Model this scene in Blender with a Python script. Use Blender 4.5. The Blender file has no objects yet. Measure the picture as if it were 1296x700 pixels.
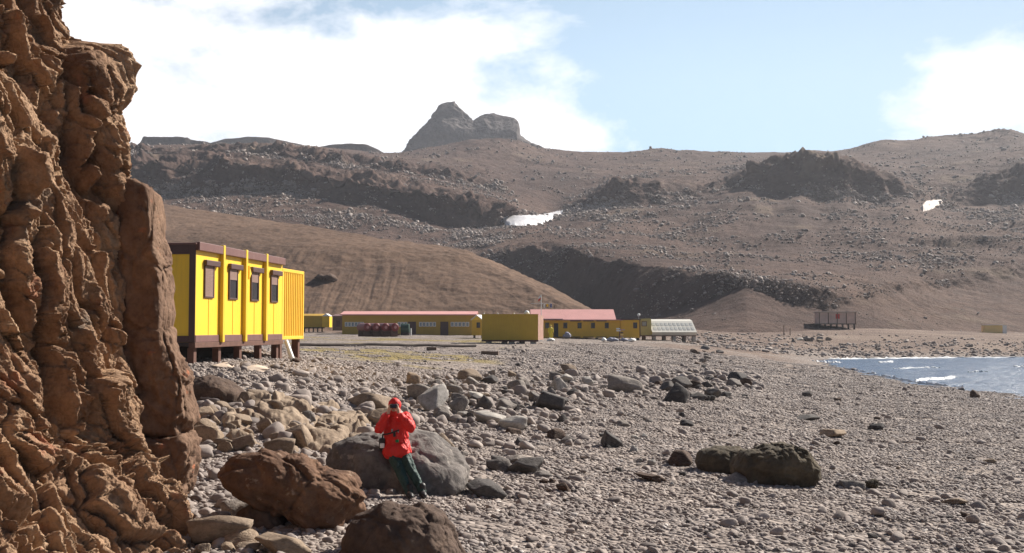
import bpy, bmesh, math, random
import numpy as np
from mathutils import Vector, Matrix
from mathutils.bvhtree import BVHTree

random.seed(7)
RNG = np.random.default_rng(7)
SC = bpy.context.scene
COL = SC.collection
R = math.radians

# ------------------------------------------------------------------ camera model
F = 1390.0; CX = 648.0; CY = 350.0; HY = 416.0; CZ = 4.2
TH = math.atan((HY - CY) / F)
CT, ST = math.cos(TH), math.sin(TH)


def pt(px, py, Y):
    """world point seen at photo pixel (px, py) whose forward distance is Y"""
    px = np.asarray(px, float); py = np.asarray(py, float); Y = np.asarray(Y, float)
    u = (px - CX) / F; v = (CY - py) / F
    k = Y / (CT - v * ST)
    return np.stack(np.broadcast_arrays(u * k, Y, CZ + (ST + v * CT) * k), -1)


SUN_AZ, SUN_EL = R(39), R(37)      # azimuth measured from +X towards +Y

# ------------------------------------------------------------------ noise
def _hash(ix, iy, iz, s):
    h = (ix.astype(np.uint32) * np.uint32(374761393) + iy.astype(np.uint32) * np.uint32(668265263)
         + iz.astype(np.uint32) * np.uint32(2147483647 - 58) + np.uint32((s * 974711 + 12345) & 0xffffffff))
    h = (h ^ (h >> np.uint32(13))) * np.uint32(1274126177)
    h = (h ^ (h >> np.uint32(16))) * np.uint32(2246822519)
    return h ^ (h >> np.uint32(15))


def _u(h):
    return (h & np.uint32(0xffffff)).astype(np.float32) / np.float32(0xffffff)


def perlin(p, s=0):
    p = np.asarray(p, np.float64)
    i = np.floor(p).astype(np.int64); f = (p - i).astype(np.float32)
    w = f * f * f * (f * (f * 6 - 15) + 10)
    out = 0
    for dx in (0, 1):
        wx = w[:, 0] if dx else 1 - w[:, 0]
        for dy in (0, 1):
            wy = w[:, 1] if dy else 1 - w[:, 1]
            for dz in (0, 1):
                wz = w[:, 2] if dz else 1 - w[:, 2]
                h = _hash(i[:, 0] + dx, i[:, 1] + dy, i[:, 2] + dz, s)
                gx = (h & np.uint32(1023)).astype(np.float32) / 511.5 - 1
                gy = ((h >> np.uint32(10)) & np.uint32(1023)).astype(np.float32) / 511.5 - 1
                gz = ((h >> np.uint32(20)) & np.uint32(1023)).astype(np.float32) / 511.5 - 1
                out = out + wx * wy * wz * (gx * (f[:, 0] - dx) + gy * (f[:, 1] - dy) + gz * (f[:, 2] - dz))
    return out * 1.3


def fbm(p, o=4, s=0, gain=.5, lac=2.03):
    a, t = 1.0, 0
    p = np.asarray(p, np.float64)
    for k in range(o):
        t = t + a * perlin(p, s + k * 17)
        p = p * lac + 3.7; a *= gain
    return t


def ridged(p, o=4, s=0, gain=.5):
    a, t = 1.0, 0
    p = np.asarray(p, np.float64)
    for k in range(o):
        t = t + a * (1 - np.abs(perlin(p, s + k * 13)) * 2.2)
        p = p * 2.07 + 5.1; a *= gain
    return t


def worley(p, s=0):
    """F1, F2, random value of the nearest cell, vector to its centre"""
    p = np.asarray(p, np.float64)
    i = np.floor(p).astype(np.int64); f = (p - i).astype(np.float32)
    n = len(p)
    f1 = np.full(n, 9., np.float32); f2 = np.full(n, 9., np.float32); rid = np.zeros(n, np.float32)
    vec = np.zeros((n, 3), np.float32)
    for dx in (-1, 0, 1):
        for dy in (-1, 0, 1):
            for dz in (-1, 0, 1):
                h = _hash(i[:, 0] + dx, i[:, 1] + dy, i[:, 2] + dz, s)
                h2 = _hash(i[:, 0] + dx, i[:, 1] + dy, i[:, 2] + dz, s + 91)
                h3 = _hash(i[:, 0] + dx, i[:, 1] + dy, i[:, 2] + dz, s + 57)
                d = np.stack([dx + _u(h) - f[:, 0], dy + _u(h2) - f[:, 1], dz + _u(h3) - f[:, 2]], 1)
                q = np.sqrt((d * d).sum(1))
                m = q < f1
                f2 = np.where(m, f1, np.minimum(f2, q))
                rid = np.where(m, _u(_hash(i[:, 0] + dx, i[:, 1] + dy, i[:, 2] + dz, s + 33)), rid)
                vec[m] = d[m]
                f1 = np.where(m, q, f1)
    return f1, f2, rid, vec


def sstep(a, b, x):
    t = np.clip((x - a) / (b - a), 0, 1)
    return t * t * (3 - 2 * t)


# ------------------------------------------------------------------ objects
def tag(o, label=None, cat=None, group=None, kind=None):
    if label: o['label'] = label
    if cat: o['category'] = cat
    if group: o['group'] = group
    if kind: o['kind'] = kind
    return o


def link(name, me, mat=None, parent=None, loc=None, smooth=False):
    o = bpy.data.objects.new(name, me)
    COL.objects.link(o)
    if mat:
        for m in (mat if isinstance(mat, (list, tuple)) else [mat]):
            me.materials.append(m)
    if parent: o.parent = parent
    if loc is not None: o.location = loc
    if smooth: me.polygons.foreach_set('use_smooth', np.ones(len(me.polygons), bool))
    return o


def npmesh(name, V, Fa):
    """V (n,3), Fa (m,k) with one k"""
    me = bpy.data.meshes.new(name)
    V = np.asarray(V, np.float32); Fa = np.asarray(Fa, np.int32)
    k = Fa.shape[1]
    me.vertices.add(len(V)); me.vertices.foreach_set('co', V.ravel())
    me.loops.add(Fa.size); me.loops.foreach_set('vertex_index', Fa.ravel())
    me.polygons.add(len(Fa))
    me.polygons.foreach_set('loop_start', np.arange(0, Fa.size, k, dtype=np.int32))
    me.polygons.foreach_set('loop_total', np.full(len(Fa), k, np.int32))
    me.update(calc_edges=True); me.validate()
    return me


def gridfaces(nr, nc):
    a = np.arange(nr * nc).reshape(nr, nc)
    return np.stack([a[:-1, :-1], a[:-1, 1:], a[1:, 1:], a[1:, :-1]], -1).reshape(-1, 4)


def gridnormals(P):
    """P (nr,nc,3) -> unit normals"""
    du = np.gradient(P, axis=1); dv = np.gradient(P, axis=0)
    n = np.cross(du, dv)
    return n / np.maximum(np.linalg.norm(n, axis=-1, keepdims=True), 1e-9)


def empty(name, loc=(0, 0, 0), rz=0):
    o = bpy.data.objects.new(name, None)
    COL.objects.link(o); o.location = loc; o.rotation_euler = (0, 0, rz); o.empty_display_size = .2
    return o


class MB:
    """collects boxes, bars and tubes into ONE mesh"""
    def __init__(s): s.v = []; s.f = []

    def add(s, vs, fs):
        b = len(s.v); s.v += [tuple(map(float, v)) for v in vs]; s.f += [[i + b for i in f] for f in fs]; return s

    def box(s, x0, x1, y0, y1, z0, z1):
        return s.add([(x0, y0, z0), (x1, y0, z0), (x1, y1, z0), (x0, y1, z0), (x0, y0, z1), (x1, y0, z1), (x1, y1, z1), (x0, y1, z1)],
                     [[0, 3, 2, 1], [4, 5, 6, 7], [0, 1, 5, 4], [1, 2, 6, 5], [2, 3, 7, 6], [3, 0, 4, 7]])

    def prism(s, prof, a0, a1, axis='x'):
        """closed profile [(p,q)] extruded along axis; x: p=y q=z ; y: p=x q=z"""
        n = len(prof)
        mk = (lambda a, p, q: (a, p, q)) if axis == 'x' else (lambda a, p, q: (p, a, q))
        vs = [mk(a0, p, q) for p, q in prof] + [mk(a1, p, q) for p, q in prof]
        return s.add(vs, [list(range(n))[::-1], list(range(n, 2 * n))] + [[i, (i + 1) % n, n + (i + 1) % n, n + i] for i in range(n)])

    def tube(s, a, b, r0, r1=None, n=10):
        r1 = r0 if r1 is None else r1
        a = Vector(a); b = Vector(b); d = (b - a).normalized()
        q = d.to_track_quat('Z', 'Y')
        vs = []
        for c, r in ((a, r0), (b, r1)):
            for k in range(n):
                t = 2 * math.pi * k / n
                vs.append(c + q @ Vector((r * math.cos(t), r * math.sin(t), 0)))
        return s.add(vs, [list(range(n))[::-1], list(range(n, 2 * n))] + [[i, (i + 1) % n, n + (i + 1) % n, n + i] for i in range(n)])

    def ball(s, c, rx, ry=None, rz=None, n=12, m=8, zmin=-1):
        ry = ry or rx; rz = rz or rx
        vs = []; fs = []
        for j in range(m + 1):
            t = -math.pi / 2 + math.pi * j / m
            zz = max(math.sin(t), zmin)
            for i in range(n):
                p = 2 * math.pi * i / n
                vs.append((c[0] + rx * math.cos(t) * math.cos(p), c[1] + ry * math.cos(t) * math.sin(p), c[2] + rz * zz))
        for j in range(m):
            for i in range(n):
                fs.append([j * n + i, j * n + (i + 1) % n, (j + 1) * n + (i + 1) % n, (j + 1) * n + i])
        return s.add(vs, fs)

    def build(s, name, mat, parent=None, bevel=0, smooth=False):
        me = bpy.data.meshes.new(name)
        me.from_pydata(s.v, [], s.f); me.update()
        bm = bmesh.new(); bm.from_mesh(me); bmesh.ops.recalc_face_normals(bm, faces=bm.faces); bm.to_mesh(me); bm.free()
        o = link(name, me, mat, parent, smooth=smooth)
        if bevel:
            m = o.modifiers.new('bevel', 'BEVEL'); m.width = bevel; m.segments = 2; m.limit_method = 'ANGLE'
        return o


# ------------------------------------------------------------------ materials
def new_mat(name):
    m = bpy.data.materials.new(name); m.use_nodes = True
    nt = m.node_tree; nt.nodes.clear()
    out = nt.nodes.new('ShaderNodeOutputMaterial'); b = nt.nodes.new('ShaderNodeBsdfPrincipled')
    nt.links.new(b.outputs[0], out.inputs[0])
    return m, nt, b


def N(nt, t, **kw):
    n = nt.nodes.new(t)
    for k, v in kw.items():
        if k.startswith('i_'): n.inputs[k[2:].replace('_', ' ')].default_value = v
        else: setattr(n, k, v)
    return n


def L(nt, a, b): nt.links.new(a, b)


def noise(nt, co, scale, detail=6, rough=.6, dist=0):
    n = N(nt, 'ShaderNodeTexNoise'); n.inputs['Scale'].default_value = scale; n.inputs['Detail'].default_value = detail
    n.inputs['Roughness'].default_value = rough; n.inputs['Distortion'].default_value = dist
    L(nt, co, n.inputs['Vector']); return n.outputs['Fac']


def ramp(nt, fac, stops):
    r = N(nt, 'ShaderNodeValToRGB'); e = r.color_ramp.elements
    while len(e) > 1: e.remove(e[-1])
    for k, (p, c) in enumerate(stops):
        el = e[0] if k == 0 else e.new(p)
        el.position = p; el.color = (*c, 1) if len(c) == 3 else c
    L(nt, fac, r.inputs[0]); return r.outputs[0]


def mix(nt, fac, a, b, mode='MIX'):
    n = N(nt, 'ShaderNodeMix', data_type='RGBA', blend_type=mode)
    for k, v in ((0, fac), (6, a), (7, b)):
        if isinstance(v, (int, float)): n.inputs[k].default_value = v
        elif isinstance(v, tuple): n.inputs[k].default_value = (*v, 1)
        else: L(nt, v, n.inputs[k])
    return n.outputs[2]


def mth(nt, op, a, b=None, clamp=False):
    n = N(nt, 'ShaderNodeMath', operation=op, use_clamp=clamp)
    for k, v in enumerate((a, b)):
        if v is None: continue
        if isinstance(v, (int, float)): n.inputs[k].default_value = v
        else: L(nt, v, n.inputs[k])
    return n.outputs[0]


def bump(nt, b, h, strength, dist, prev=None):
    n = N(nt, 'ShaderNodeBump'); n.inputs['Strength'].default_value = strength; n.inputs['Distance'].default_value = dist
    L(nt, h, n.inputs['Height'])
    if prev is not None: L(nt, prev, n.inputs['Normal'])
    L(nt, n.outputs[0], b.inputs['Normal']); return n.outputs[0]


def rock_mat(name, stops, scale=1.5, fine=12, bstr=.7, bdist=.03, rand=0., spots=None, rough=.92, spec=.25, vary=.45, coord='Object'):
    m, nt, b = new_mat(name)
    co = N(nt, 'ShaderNodeTexCoord').outputs[coord]
    n1 = noise(nt, co, scale, 8, .65, .4); n2 = noise(nt, co, fine, 6, .7)
    c = ramp(nt, n1, stops)
    g = ramp(nt, n2, [(.25, (1 - vary,) * 3), (.5, (1, 1, 1)), (.78, (1 + vary * .6,) * 3)])
    c = mix(nt, 1., c, g, 'MULTIPLY')
    if rand:
        oi = N(nt, 'ShaderNodeObjectInfo')
        rr = ramp(nt, oi.outputs['Random'], [(0, (1 - rand, 1 - rand, 1 - rand * .9)), (.5, (1, 1, 1)), (1, (1 + rand, 1 + rand * .9, 1 + rand * .75))])
        c = mix(nt, 1., c, rr, 'MULTIPLY')
    if spots:
        for (scol, ssc, lo, hi) in spots:
            s = noise(nt, co, ssc, 4, .6)
            k = ramp(nt, s, [(lo, (0, 0, 0)), (hi, (1, 1, 1))])
            c = mix(nt, k, c, scol)
    L(nt, c, b.inputs['Base Color'])
    b.inputs['Roughness'].default_value = rough; b.inputs['Specular IOR Level'].default_value = spec
    v = N(nt, 'ShaderNodeTexVoronoi', feature='DISTANCE_TO_EDGE'); v.inputs['Scale'].default_value = fine * .45; L(nt, co, v.inputs['Vector'])
    hgt = mth(nt, 'ADD', noise(nt, co, fine * .8, 10, .68), mth(nt, 'MULTIPLY', mth(nt, 'MINIMUM', v.outputs[0], .12), 2.0))
    bump(nt, b, hgt, bstr, bdist)
    return m


def plain_mat(name, col, rough=.5, var=.15, scale=2., dirt=None, dirt_amt=.5, metal=0., spec=.4, bstr=.0):
    m, nt, b = new_mat(name)
    co = N(nt, 'ShaderNodeTexCoord').outputs['Object']
    n = noise(nt, co, scale, 6, .65)
    c = ramp(nt, n, [(.3, tuple(x * (1 - var) for x in col)), (.7, tuple(min(1, x * (1 + var * .6)) for x in col))])
    if dirt:
        mp = N(nt, 'ShaderNodeMapping'); mp.inputs['Scale'].default_value = (6, 6, .7); L(nt, co, mp.inputs[0])
        d = ramp(nt, noise(nt, mp.outputs[0], 1.3, 7, .7), [(.48, (0, 0, 0)), (.8, (dirt_amt,) * 3)])
        c = mix(nt, d, c, dirt)
    L(nt, c, b.inputs['Base Color']); b.inputs['Roughness'].default_value = rough; b.inputs['Metallic'].default_value = metal
    b.inputs['Specular IOR Level'].default_value = spec
    if bstr: bump(nt, b, noise(nt, co, scale * 12, 5, .6), bstr, .01)
    return m


M = {}
M['cliff'] = rock_mat('cliff rock', [(.28, (.125, .068, .042)), (.42, (.24, .142, .086)), (.55, (.34, .216, .134)), (.72, (.46, .315, .205))],
                      scale=.8, fine=13, bstr=1., bdist=.05,
                      spots=[((.30, .125, .072), 1.7, .60, .74), ((.12, .10, .085), 1.1, .62, .78), ((.40, .085, .04), 4.5, .70, .75)])
M['column'] = rock_mat('column rock', [(.3, (.10, .055, .036)), (.55, (.18, .108, .07)), (.75, (.24, .155, .10))], scale=1.2, fine=9, bstr=.8, bdist=.04,
                       spots=[((.33, .12, .06), 3.5, .62, .72)])
M['brown'] = rock_mat('brown boulder', [(.3, (.07, .036, .022)), (.5, (.135, .073, .045)), (.72, (.24, .142, .088))], scale=1.1, fine=9, bstr=.9, bdist=.04,
                      spots=[((.34, .25, .18), 6, .62, .74)])
M['darkbrown'] = rock_mat('dark brown boulder', [(.3, (.055, .035, .026)), (.55, (.10, .066, .05)), (.75, (.16, .11, .08))], scale=1.3, fine=9, bstr=.8, bdist=.035)
M['grey'] = rock_mat('grey boulder', [(.3, (.12, .105, .096)), (.52, (.20, .176, .16)), (.75, (.31, .275, .245))], scale=1.3, fine=11, bstr=.6, bdist=.03, rand=.25,
                     spots=[((.40, .36, .31), 7, .62, .72)])
M['seatgrey'] = rock_mat('weathered grey boulder', [(.3, (.085, .076, .072)), (.52, (.15, .132, .122)), (.75, (.26, .228, .205))], scale=1.1, fine=11, bstr=.8, bdist=.03, spots=[((.36, .32, .28), 5, .62, .74)])
M['dark'] = rock_mat('dark stone', [(.3, (.055, .05, .05)), (.52, (.095, .085, .08)), (.75, (.15, .13, .12))], scale=1.3, fine=10, bstr=.6, bdist=.03, rand=.3)
M['beige'] = rock_mat('beige stone', [(.3, (.16, .115, .08)), (.52, (.27, .205, .15)), (.75, (.38, .30, .225))], scale=1.3, fine=10, bstr=.6, bdist=.03, rand=.22)
M['pale'] = rock_mat('pale stone', [(.3, (.27, .25, .225)), (.52, (.38, .35, .32)), (.75, (.47, .44, .40))], scale=1.5, fine=11, bstr=.5, bdist=.02, rand=.15)
M['olivebrown'] = rock_mat('olive brown boulder', [(.3, (.045, .036, .025)), (.52, (.085, .066, .044)), (.75, (.17, .135, .09))], scale=1.2, fine=9, bstr=.9, bdist=.04)

# pebbles: a tone stored per pebble
def pebble_mat(name, stops):
    m, nt, b = new_mat(name)
    a = N(nt, 'ShaderNodeAttribute', attribute_name='tone')
    c = ramp(nt, a.outputs['Fac'], stops)
    oi = N(nt, 'ShaderNodeObjectInfo')
    c = mix(nt, 1., c, ramp(nt, oi.outputs['Random'], [(0, (.86, .86, .87)), (1, (1.12, 1.1, 1.07))]), 'MULTIPLY')
    co = N(nt, 'ShaderNodeTexCoord').outputs['Object']
    c = mix(nt, 1., c, ramp(nt, noise(nt, co, 28, 4, .6), [(.3, (.8, .8, .8)), (.7, (1.15, 1.15, 1.15))]), 'MULTIPLY')
    L(nt, c, b.inputs['Base Color']); b.inputs['Roughness'].default_value = .85; b.inputs['Specular IOR Level'].default_value = .3
    bump(nt, b, noise(nt, co, 60, 4, .6), .4, .006)
    return m


M['pebble'] = pebble_mat('beach pebbles', [(0, (.13, .108, .10)), (.25, (.222, .186, .168)), (.6, (.30, .253, .229)), (.9, (.39, .338, .308)), (1, (.52, .475, .44))])
M['scree'] = pebble_mat('scree stones', [(0, (.05, .036, .030)), (.5, (.115, .083, .067)), (.9, (.20, .152, .124)), (1, (.32, .27, .23))])


def hill_mat(name, stops, scale, fine, bdist, bstr=.7, spots=None):
    m, nt, b = new_mat(name)
    co = N(nt, 'ShaderNodeTexCoord').outputs['Object']
    c = ramp(nt, noise(nt, co, scale, 10, .62, .6), stops)
    c = mix(nt, 1., c, ramp(nt, noise(nt, co, fine, 9, .72), [(.3, (.62, .62, .64)), (.5, (1, 1, 1)), (.72, (1.3, 1.27, 1.22))]), 'MULTIPLY')
    for (scol, ssc, lo, hi) in spots or []:
        k = ramp(nt, noise(nt, co, ssc, 6, .65), [(lo, (0, 0, 0)), (hi, (1, 1, 1))])
        c = mix(nt, k, c, scol)
    L(nt, c, b.inputs['Base Color']); b.inputs['Roughness'].default_value = .95; b.inputs['Specular IOR Level'].default_value = .1
    h = mth(nt, 'ADD', noise(nt, co, fine * .6, 10, .7), mth(nt, 'MULTIPLY', noise(nt, co, fine * .12, 6, .6), 2.))
    bump(nt, b, h, bstr, bdist)
    return m


M['hillside'] = hill_mat('rubble hillside', [(.3, (.058, .038, .033)), (.5, (.088, .057, .048)), (.7, (.125, .083, .066))], .012, .25, 2.2, .8,
                         spots=[((.155, .115, .085), .03, .58, .70)])
M['nearhill'] = hill_mat('scree hill', [(.3, (.100, .064, .046)), (.5, (.134, .086, .061)), (.7, (.166, .109, .077))], .02, .5, .5, .6)
M['ridge'] = hill_mat('far ridge', [(.3, (.07, .055, .055)), (.5, (.10, .078, .07)), (.7, (.13, .10, .088))], .015, .2, 2, .8)
M['peak'] = hill_mat('peak rock', [(.3, (.075, .066, .068)), (.5, (.11, .096, .094)), (.7, (.16, .14, .13))], .02, .12, 4, .9)
M['snow'] = plain_mat('snow', (.66, .65, .67), .6, .16, .5, dirt=(.40, .34, .30), dirt_amt=.6)
M['snow_dirty'] = plain_mat('dusty snow', (.52, .43, .37), .7, .15, .5)

M['yellow'] = plain_mat('yellow painted panel', (.92, .58, .04), .45, .05, .8, dirt=(.55, .33, .06), dirt_amt=.32)
M['yellow_post'] = plain_mat('yellow steel', (.80, .52, .04), .4, .08, 1.)
M['orange'] = plain_mat('orange yellow corrugated steel', (.88, .53, .045), .5, .08, 1.2, dirt=(.55, .28, .05), dirt_amt=.5)
M['brown_trim'] = plain_mat('brown painted trim', (.17, .085, .075), .5, .15, 1.5, dirt=(.30, .20, .17), dirt_amt=.3)
M['dark_trim'] = plain_mat('dark brown trim', (.085, .042, .038), .5, .15, 1.5)
M['rust'] = plain_mat('rusty steel', (.13, .06, .042), .75, .35, 3., dirt=(.08, .035, .02), dirt_amt=.7)
M['wood'] = plain_mat('weathered timber', (.16, .11, .08), .85, .25, 3.)
M['under'] = plain_mat('dark underside', (.06, .045, .04), .9, .3, 2.)
M['concrete'] = plain_mat('concrete', (.42, .38, .34), .9, .2, 3., bstr=.3)
M['sandpale'] = plain_mat('pale concrete slab', (.55, .44, .35), .9, .2, 2., bstr=.4)
M['blind'] = plain_mat('brown window blind', (.27, .17, .14), .6, .1, 2.)
M['glass'] = plain_mat('dark window glass', (.035, .035, .04), .12, .1, 2., spec=.6)
M['glasspale'] = plain_mat('pale window glass', (.30, .33, .34), .2, .3, 1., spec=.6)
M['ochre'] = plain_mat('ochre wall paint', (.76, .43, .035), .6, .10, .5, dirt=(.45, .26, .05), dirt_amt=.3)
M['ochre_dark'] = plain_mat('olive ochre sheet wall', (.52, .315, .045), .6, .12, .4, dirt=(.30, .19, .06), dirt_amt=.3)
M['olive'] = plain_mat('olive steel', (.52, .33, .03), .55, .10, .7, dirt=(.34, .19, .04), dirt_amt=.4)
M['roof'] = plain_mat('faded red roof', (.52, .25, .235), .7, .12, .6, dirt=(.60, .38, .35), dirt_amt=.5)
M['pinkend'] = plain_mat('faded rusty pink steel', (.58, .36, .28), .7, .25, 1.5, dirt=(.25, .09, .05), dirt_amt=.6)
M['white'] = plain_mat('white paint', (.78, .77, .74), .5, .08, 1.)
M['panelwhite'] = plain_mat('white roof panel', (.66, .63, .56), .5, .1, .6)
M['palewin'] = plain_mat('translucent pane', (.50, .50, .47), .3, .15, 1.)
M['palegreen'] = plain_mat('pale olive wall', (.42, .38, .15), .6, .15, .6)
M['redtank'] = plain_mat('dark red tank paint', (.20, .03, .028), .45, .25, 1.5, dirt=(.10, .03, .02), dirt_amt=.5)
M['greentank'] = plain_mat('dark green paint', (.03, .07, .05), .5, .2, 1.5)
M['pinkhut'] = plain_mat('faded pink boards', (.66, .48, .40), .8, .2, 1.)
M['cream'] = plain_mat('cream steel', (.95, .64, .24), .6, .08, .6)
M['flagred'] = plain_mat('red flag cloth', (.60, .05, .04), .8, .1, 2.)
M['flagblue'] = plain_mat('blue cloth', (.10, .16, .40), .8, .2, 1.5)
M['greyblue'] = plain_mat('grey tarpaulin', (.22, .23, .30), .6, .35, 1.5)
M['metal'] = plain_mat('grey metal', (.35, .35, .35), .45, .1, 3.)
M['jacket'] = plain_mat('red shell fabric', (.68, .022, .016), .62, .12, 5., bstr=.25)
M['trousers'] = plain_mat('dark green trousers', (.022, .055, .048), .7, .2, 6., bstr=.3)
M['skin'] = plain_mat('skin', (.58, .36, .26), .5, .06, 8.)
M['boot'] = plain_mat('black boots', (.025, .022, .022), .5, .2, 6.)
M['black'] = plain_mat('black plastic', (.018, .018, .02), .4, .1, 6.)
M['strapgrey'] = plain_mat('grey badge', (.42, .40, .38), .6, .1, 6.)
M['greenpatch'] = plain_mat('green pocket patch', (.02, .16, .055), .7, .1, 6.)
M['navy'] = plain_mat('navy blue goggles', (.02, .022, .06), .25, .1, 6.)
M['yellowcloth'] = plain_mat('yellow work clothes', (.70, .55, .04), .7, .1, 6.)


# ------------------------------------------------------------------ ground
PXK = np.array([-1500, 300, 500, 700, 850, 1000, 1060, 1150, 1296, 1700, 3500.])
YK = np.array([2, 10, 15, 18, 24, 31, 40, 50, 60, 75, 100, 120, 142, 160, 180, 210, 240, 300, 3000.])
ZK = np.array([
    [1.0, 1.15, 1.3, 1.4, 2.3, 3.22, 3.42, 3.3, 3.1, 3.0, 2.95, 3.05, 3.2, 3.4, 3.7, 4.0, 4.4, 5, 5],
    [1.0, 1.15, 1.3, 1.4, 2.3, 3.22, 3.42, 3.3, 3.1, 3.0, 2.95, 3.05, 3.2, 3.4, 3.7, 4.0, 4.4, 5, 5],
    [.8, 1.05, 1.25, 1.4, 1.62, 1.95, 2.35, 2.65, 2.8, 2.9, 2.9, 3.0, 3.1, 3.4, 3.7, 4.0, 4.4, 5, 5],
    [.8, 1.0, 1.15, 1.22, 1.36, 1.52, 1.75, 2.0, 2.25, 2.5, 2.62, 2.75, 2.85, 3.0, 3.2, 3.7, 4.2, 5, 5],
    [.8, 1.0, 1.08, 1.12, 1.2, 1.3, 1.42, 1.55, 1.65, 1.8, 2.0, 2.2, 2.4, 2.65, 2.9, 3.5, 4.3, 5, 5],
    [.8, .95, 1.05, 1.05, 1.05, 1.02, .97, .92, .86, .76, .6, .5, .42, .75, 1.5, 2.7, 4.4, 5, 5],
    [.8, .95, 1.0, 1.0, .95, .9, .8, .7, .6, .45, .2, .0, -.25, .25, 1.1, 2.9, 4.9, 5, 5],
    [.75, .88, .95, .93, .85, .75, .62, .5, .36, .15, -.2, -.45, -.5, .12, 1.0, 2.6, 3.9, 5, 5],
    [.7, .8, .9, .86, .75, .62, .45, .3, .16, -.08, -.5, -.8, -.8, .06, .7, 1.9, 2.8, 4.5, 5],
    [.5, .5, .45, .4, .2, .0, -.2, -.5, -.8, -1.2, -1.5, -1.5, -1.2, -.3, .4, 1.5, 2.4, 4, 5],
    [.2, .0, -.3, -.5, -.8, -1, -1.2, -1.5, -1.5, -1.5, -1.5, -1.5, -1.5, -1, -.2, 1, 2, 4, 5]])


def H0(x, y):
    x = np.asarray(x, float); y = np.asarray(y, float)
    Y = np.maximum(y, 2.0)
    px = CX + F * x / np.maximum(Y, 6)
    zz = np.stack([np.interp(Y, YK, ZK[k]) for k in range(len(PXK))])
    px = np.clip(px, PXK[0], PXK[-1] - 1e-3)
    k = np.clip(np.searchsorted(PXK, px, 'right') - 1, 0, len(PXK) - 2)
    t = (px - PXK[k]) / (PXK[k + 1] - PXK[k])
    ar = np.arange(len(k))
    return zz[k, ar] * (1 - t) + zz[k + 1, ar] * t


def H(x, y):
    x = np.atleast_1d(np.asarray(x, float)); y = np.atleast_1d(np.asarray(y, float))
    sh = x.shape
    x = x.ravel(); y = y.ravel()
    d = y * .04 + .3
    z = (2 * H0(x, y) + H0(x + d, y) + H0(x - d, y) + H0(x, y + d) + H0(x, y - d)) / 6
    p = np.stack([x, y, np.zeros_like(x)], 1)
    flat = np.exp(-((z) / .35) ** 2) * .6
    z = z + (.10 * fbm(p / 4.5, 3, 3) + .035 * fbm(p / .9, 3, 5)) * (1 - flat)
    return z.reshape(sh)


def ground_pt(px, py):
    Ys = np.geomspace(7, 320, 4000)
    P = pt(px, py, Ys)
    below = P[:, 2] <= H(P[:, 0], P[:, 1])
    i = int(np.argmax(below)) if below.any() else len(Ys) - 1
    return P[i]


nr, nc = 620, 620
cpx = np.concatenate([np.linspace(-1500, -120, 40), np.linspace(-110, 1410, 530), np.linspace(1430, 3500, 50)])
Yr = np.concatenate([np.linspace(3, 11.5, 20), np.geomspace(12, 130, 480), np.geomspace(131, 330, 90), np.geomspace(340, 1500, 30)])
PX, YY = np.meshgrid(cpx, Yr)
X = (PX - CX) / F * np.maximum(YY, 8)
Z = H(X, YY)
gm = npmesh('ground', np.stack([X, YY, Z], -1).reshape(-1, 3), gridfaces(nr, nc))
# soil and moss masks: the ground's own patches
pp = np.stack([X, YY, 0 * X], -1).reshape(-1, 3)
pxf = PX.ravel(); yf = YY.ravel()
mo = fbm(pp / np.array([9., 14., 1.]), 5, 21) + .35 * fbm(pp / 1.5, 3, 9)
moss = sstep(.02, .30, mo) * sstep(330, 385, pxf) * (1 - sstep(600, 660, pxf)) * sstep(44, 52, yf) * (1 - sstep(125, 150, yf))
soil = np.clip(sstep(158, 178, yf) + sstep(780, 880, pxf) * (1 - sstep(960, 1040, pxf)) * sstep(70, 95, yf) * sstep(-.1, .2, fbm(pp / 12, 4, 31)), 0, 1)
wet = (1 - sstep(.0, .20, Z.ravel() + .05 * fbm(pp / 1.2, 2, 8))) * (pxf > 950)
for nm, arr in (('moss', moss), ('soil', soil), ('wet', wet)):
    at = gm.attributes.new(nm, 'FLOAT', 'POINT'); at.data.foreach_set('value', arr.astype(np.float32))
m, nt, b = new_mat('shingle ground')
co = N(nt, 'ShaderNodeTexCoord').outputs['Object']
v = N(nt, 'ShaderNodeTexVoronoi'); v.inputs['Scale'].default_value = 8; L(nt, co, v.inputs['Vector'])
v2 = N(nt, 'ShaderNodeTexVoronoi'); v2.inputs['Scale'].default_value = 2.2; L(nt, co, v2.inputs['Vector'])
sep = N(nt, 'ShaderNodeSeparateColor'); L(nt, v.outputs['Color'], sep.inputs[0])
sep2 = N(nt, 'ShaderNodeSeparateColor'); L(nt, v2.outputs['Color'], sep2.inputs[0])
tone = mth(nt, 'ADD', mth(nt, 'MULTIPLY', sep.outputs[0], .55), mth(nt, 'MULTIPLY', sep2.outputs[0], .45))
c = ramp(nt, tone, [(.1, (.15, .123, .11)), (.4, (.22, .183, .163)), (.65, (.28, .236, .21)), (.95, (.37, .32, .288))])
c = mix(nt, 1., c, ramp(nt, noise(nt, co, .12, 5, .6), [(.3, (.86, .86, .88)), (.7, (1.12, 1.1, 1.06))]), 'MULTIPLY')
so = N(nt, 'ShaderNodeAttribute', attribute_name='soil').outputs['Fac']
c = mix(nt, so, c, ramp(nt, noise(nt, co, .09, 8, .65), [(.3, (.115, .08, .066)), (.5, (.18, .128, .102)), (.7, (.25, .19, .15))]))
mo_ = N(nt, 'ShaderNodeAttribute', attribute_name='moss').outputs['Fac']
c = mix(nt, mo_, c, ramp(nt, noise(nt, co, .8, 8, .7), [(.3, (.15, .115, .055)), (.5, (.24, .185, .075)), (.7, (.30, .25, .14))]))
wt = N(nt, 'ShaderNodeAttribute', attribute_name='wet').outputs['Fac']
c = mix(nt, wt, c, (.06, .052, .048))
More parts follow.
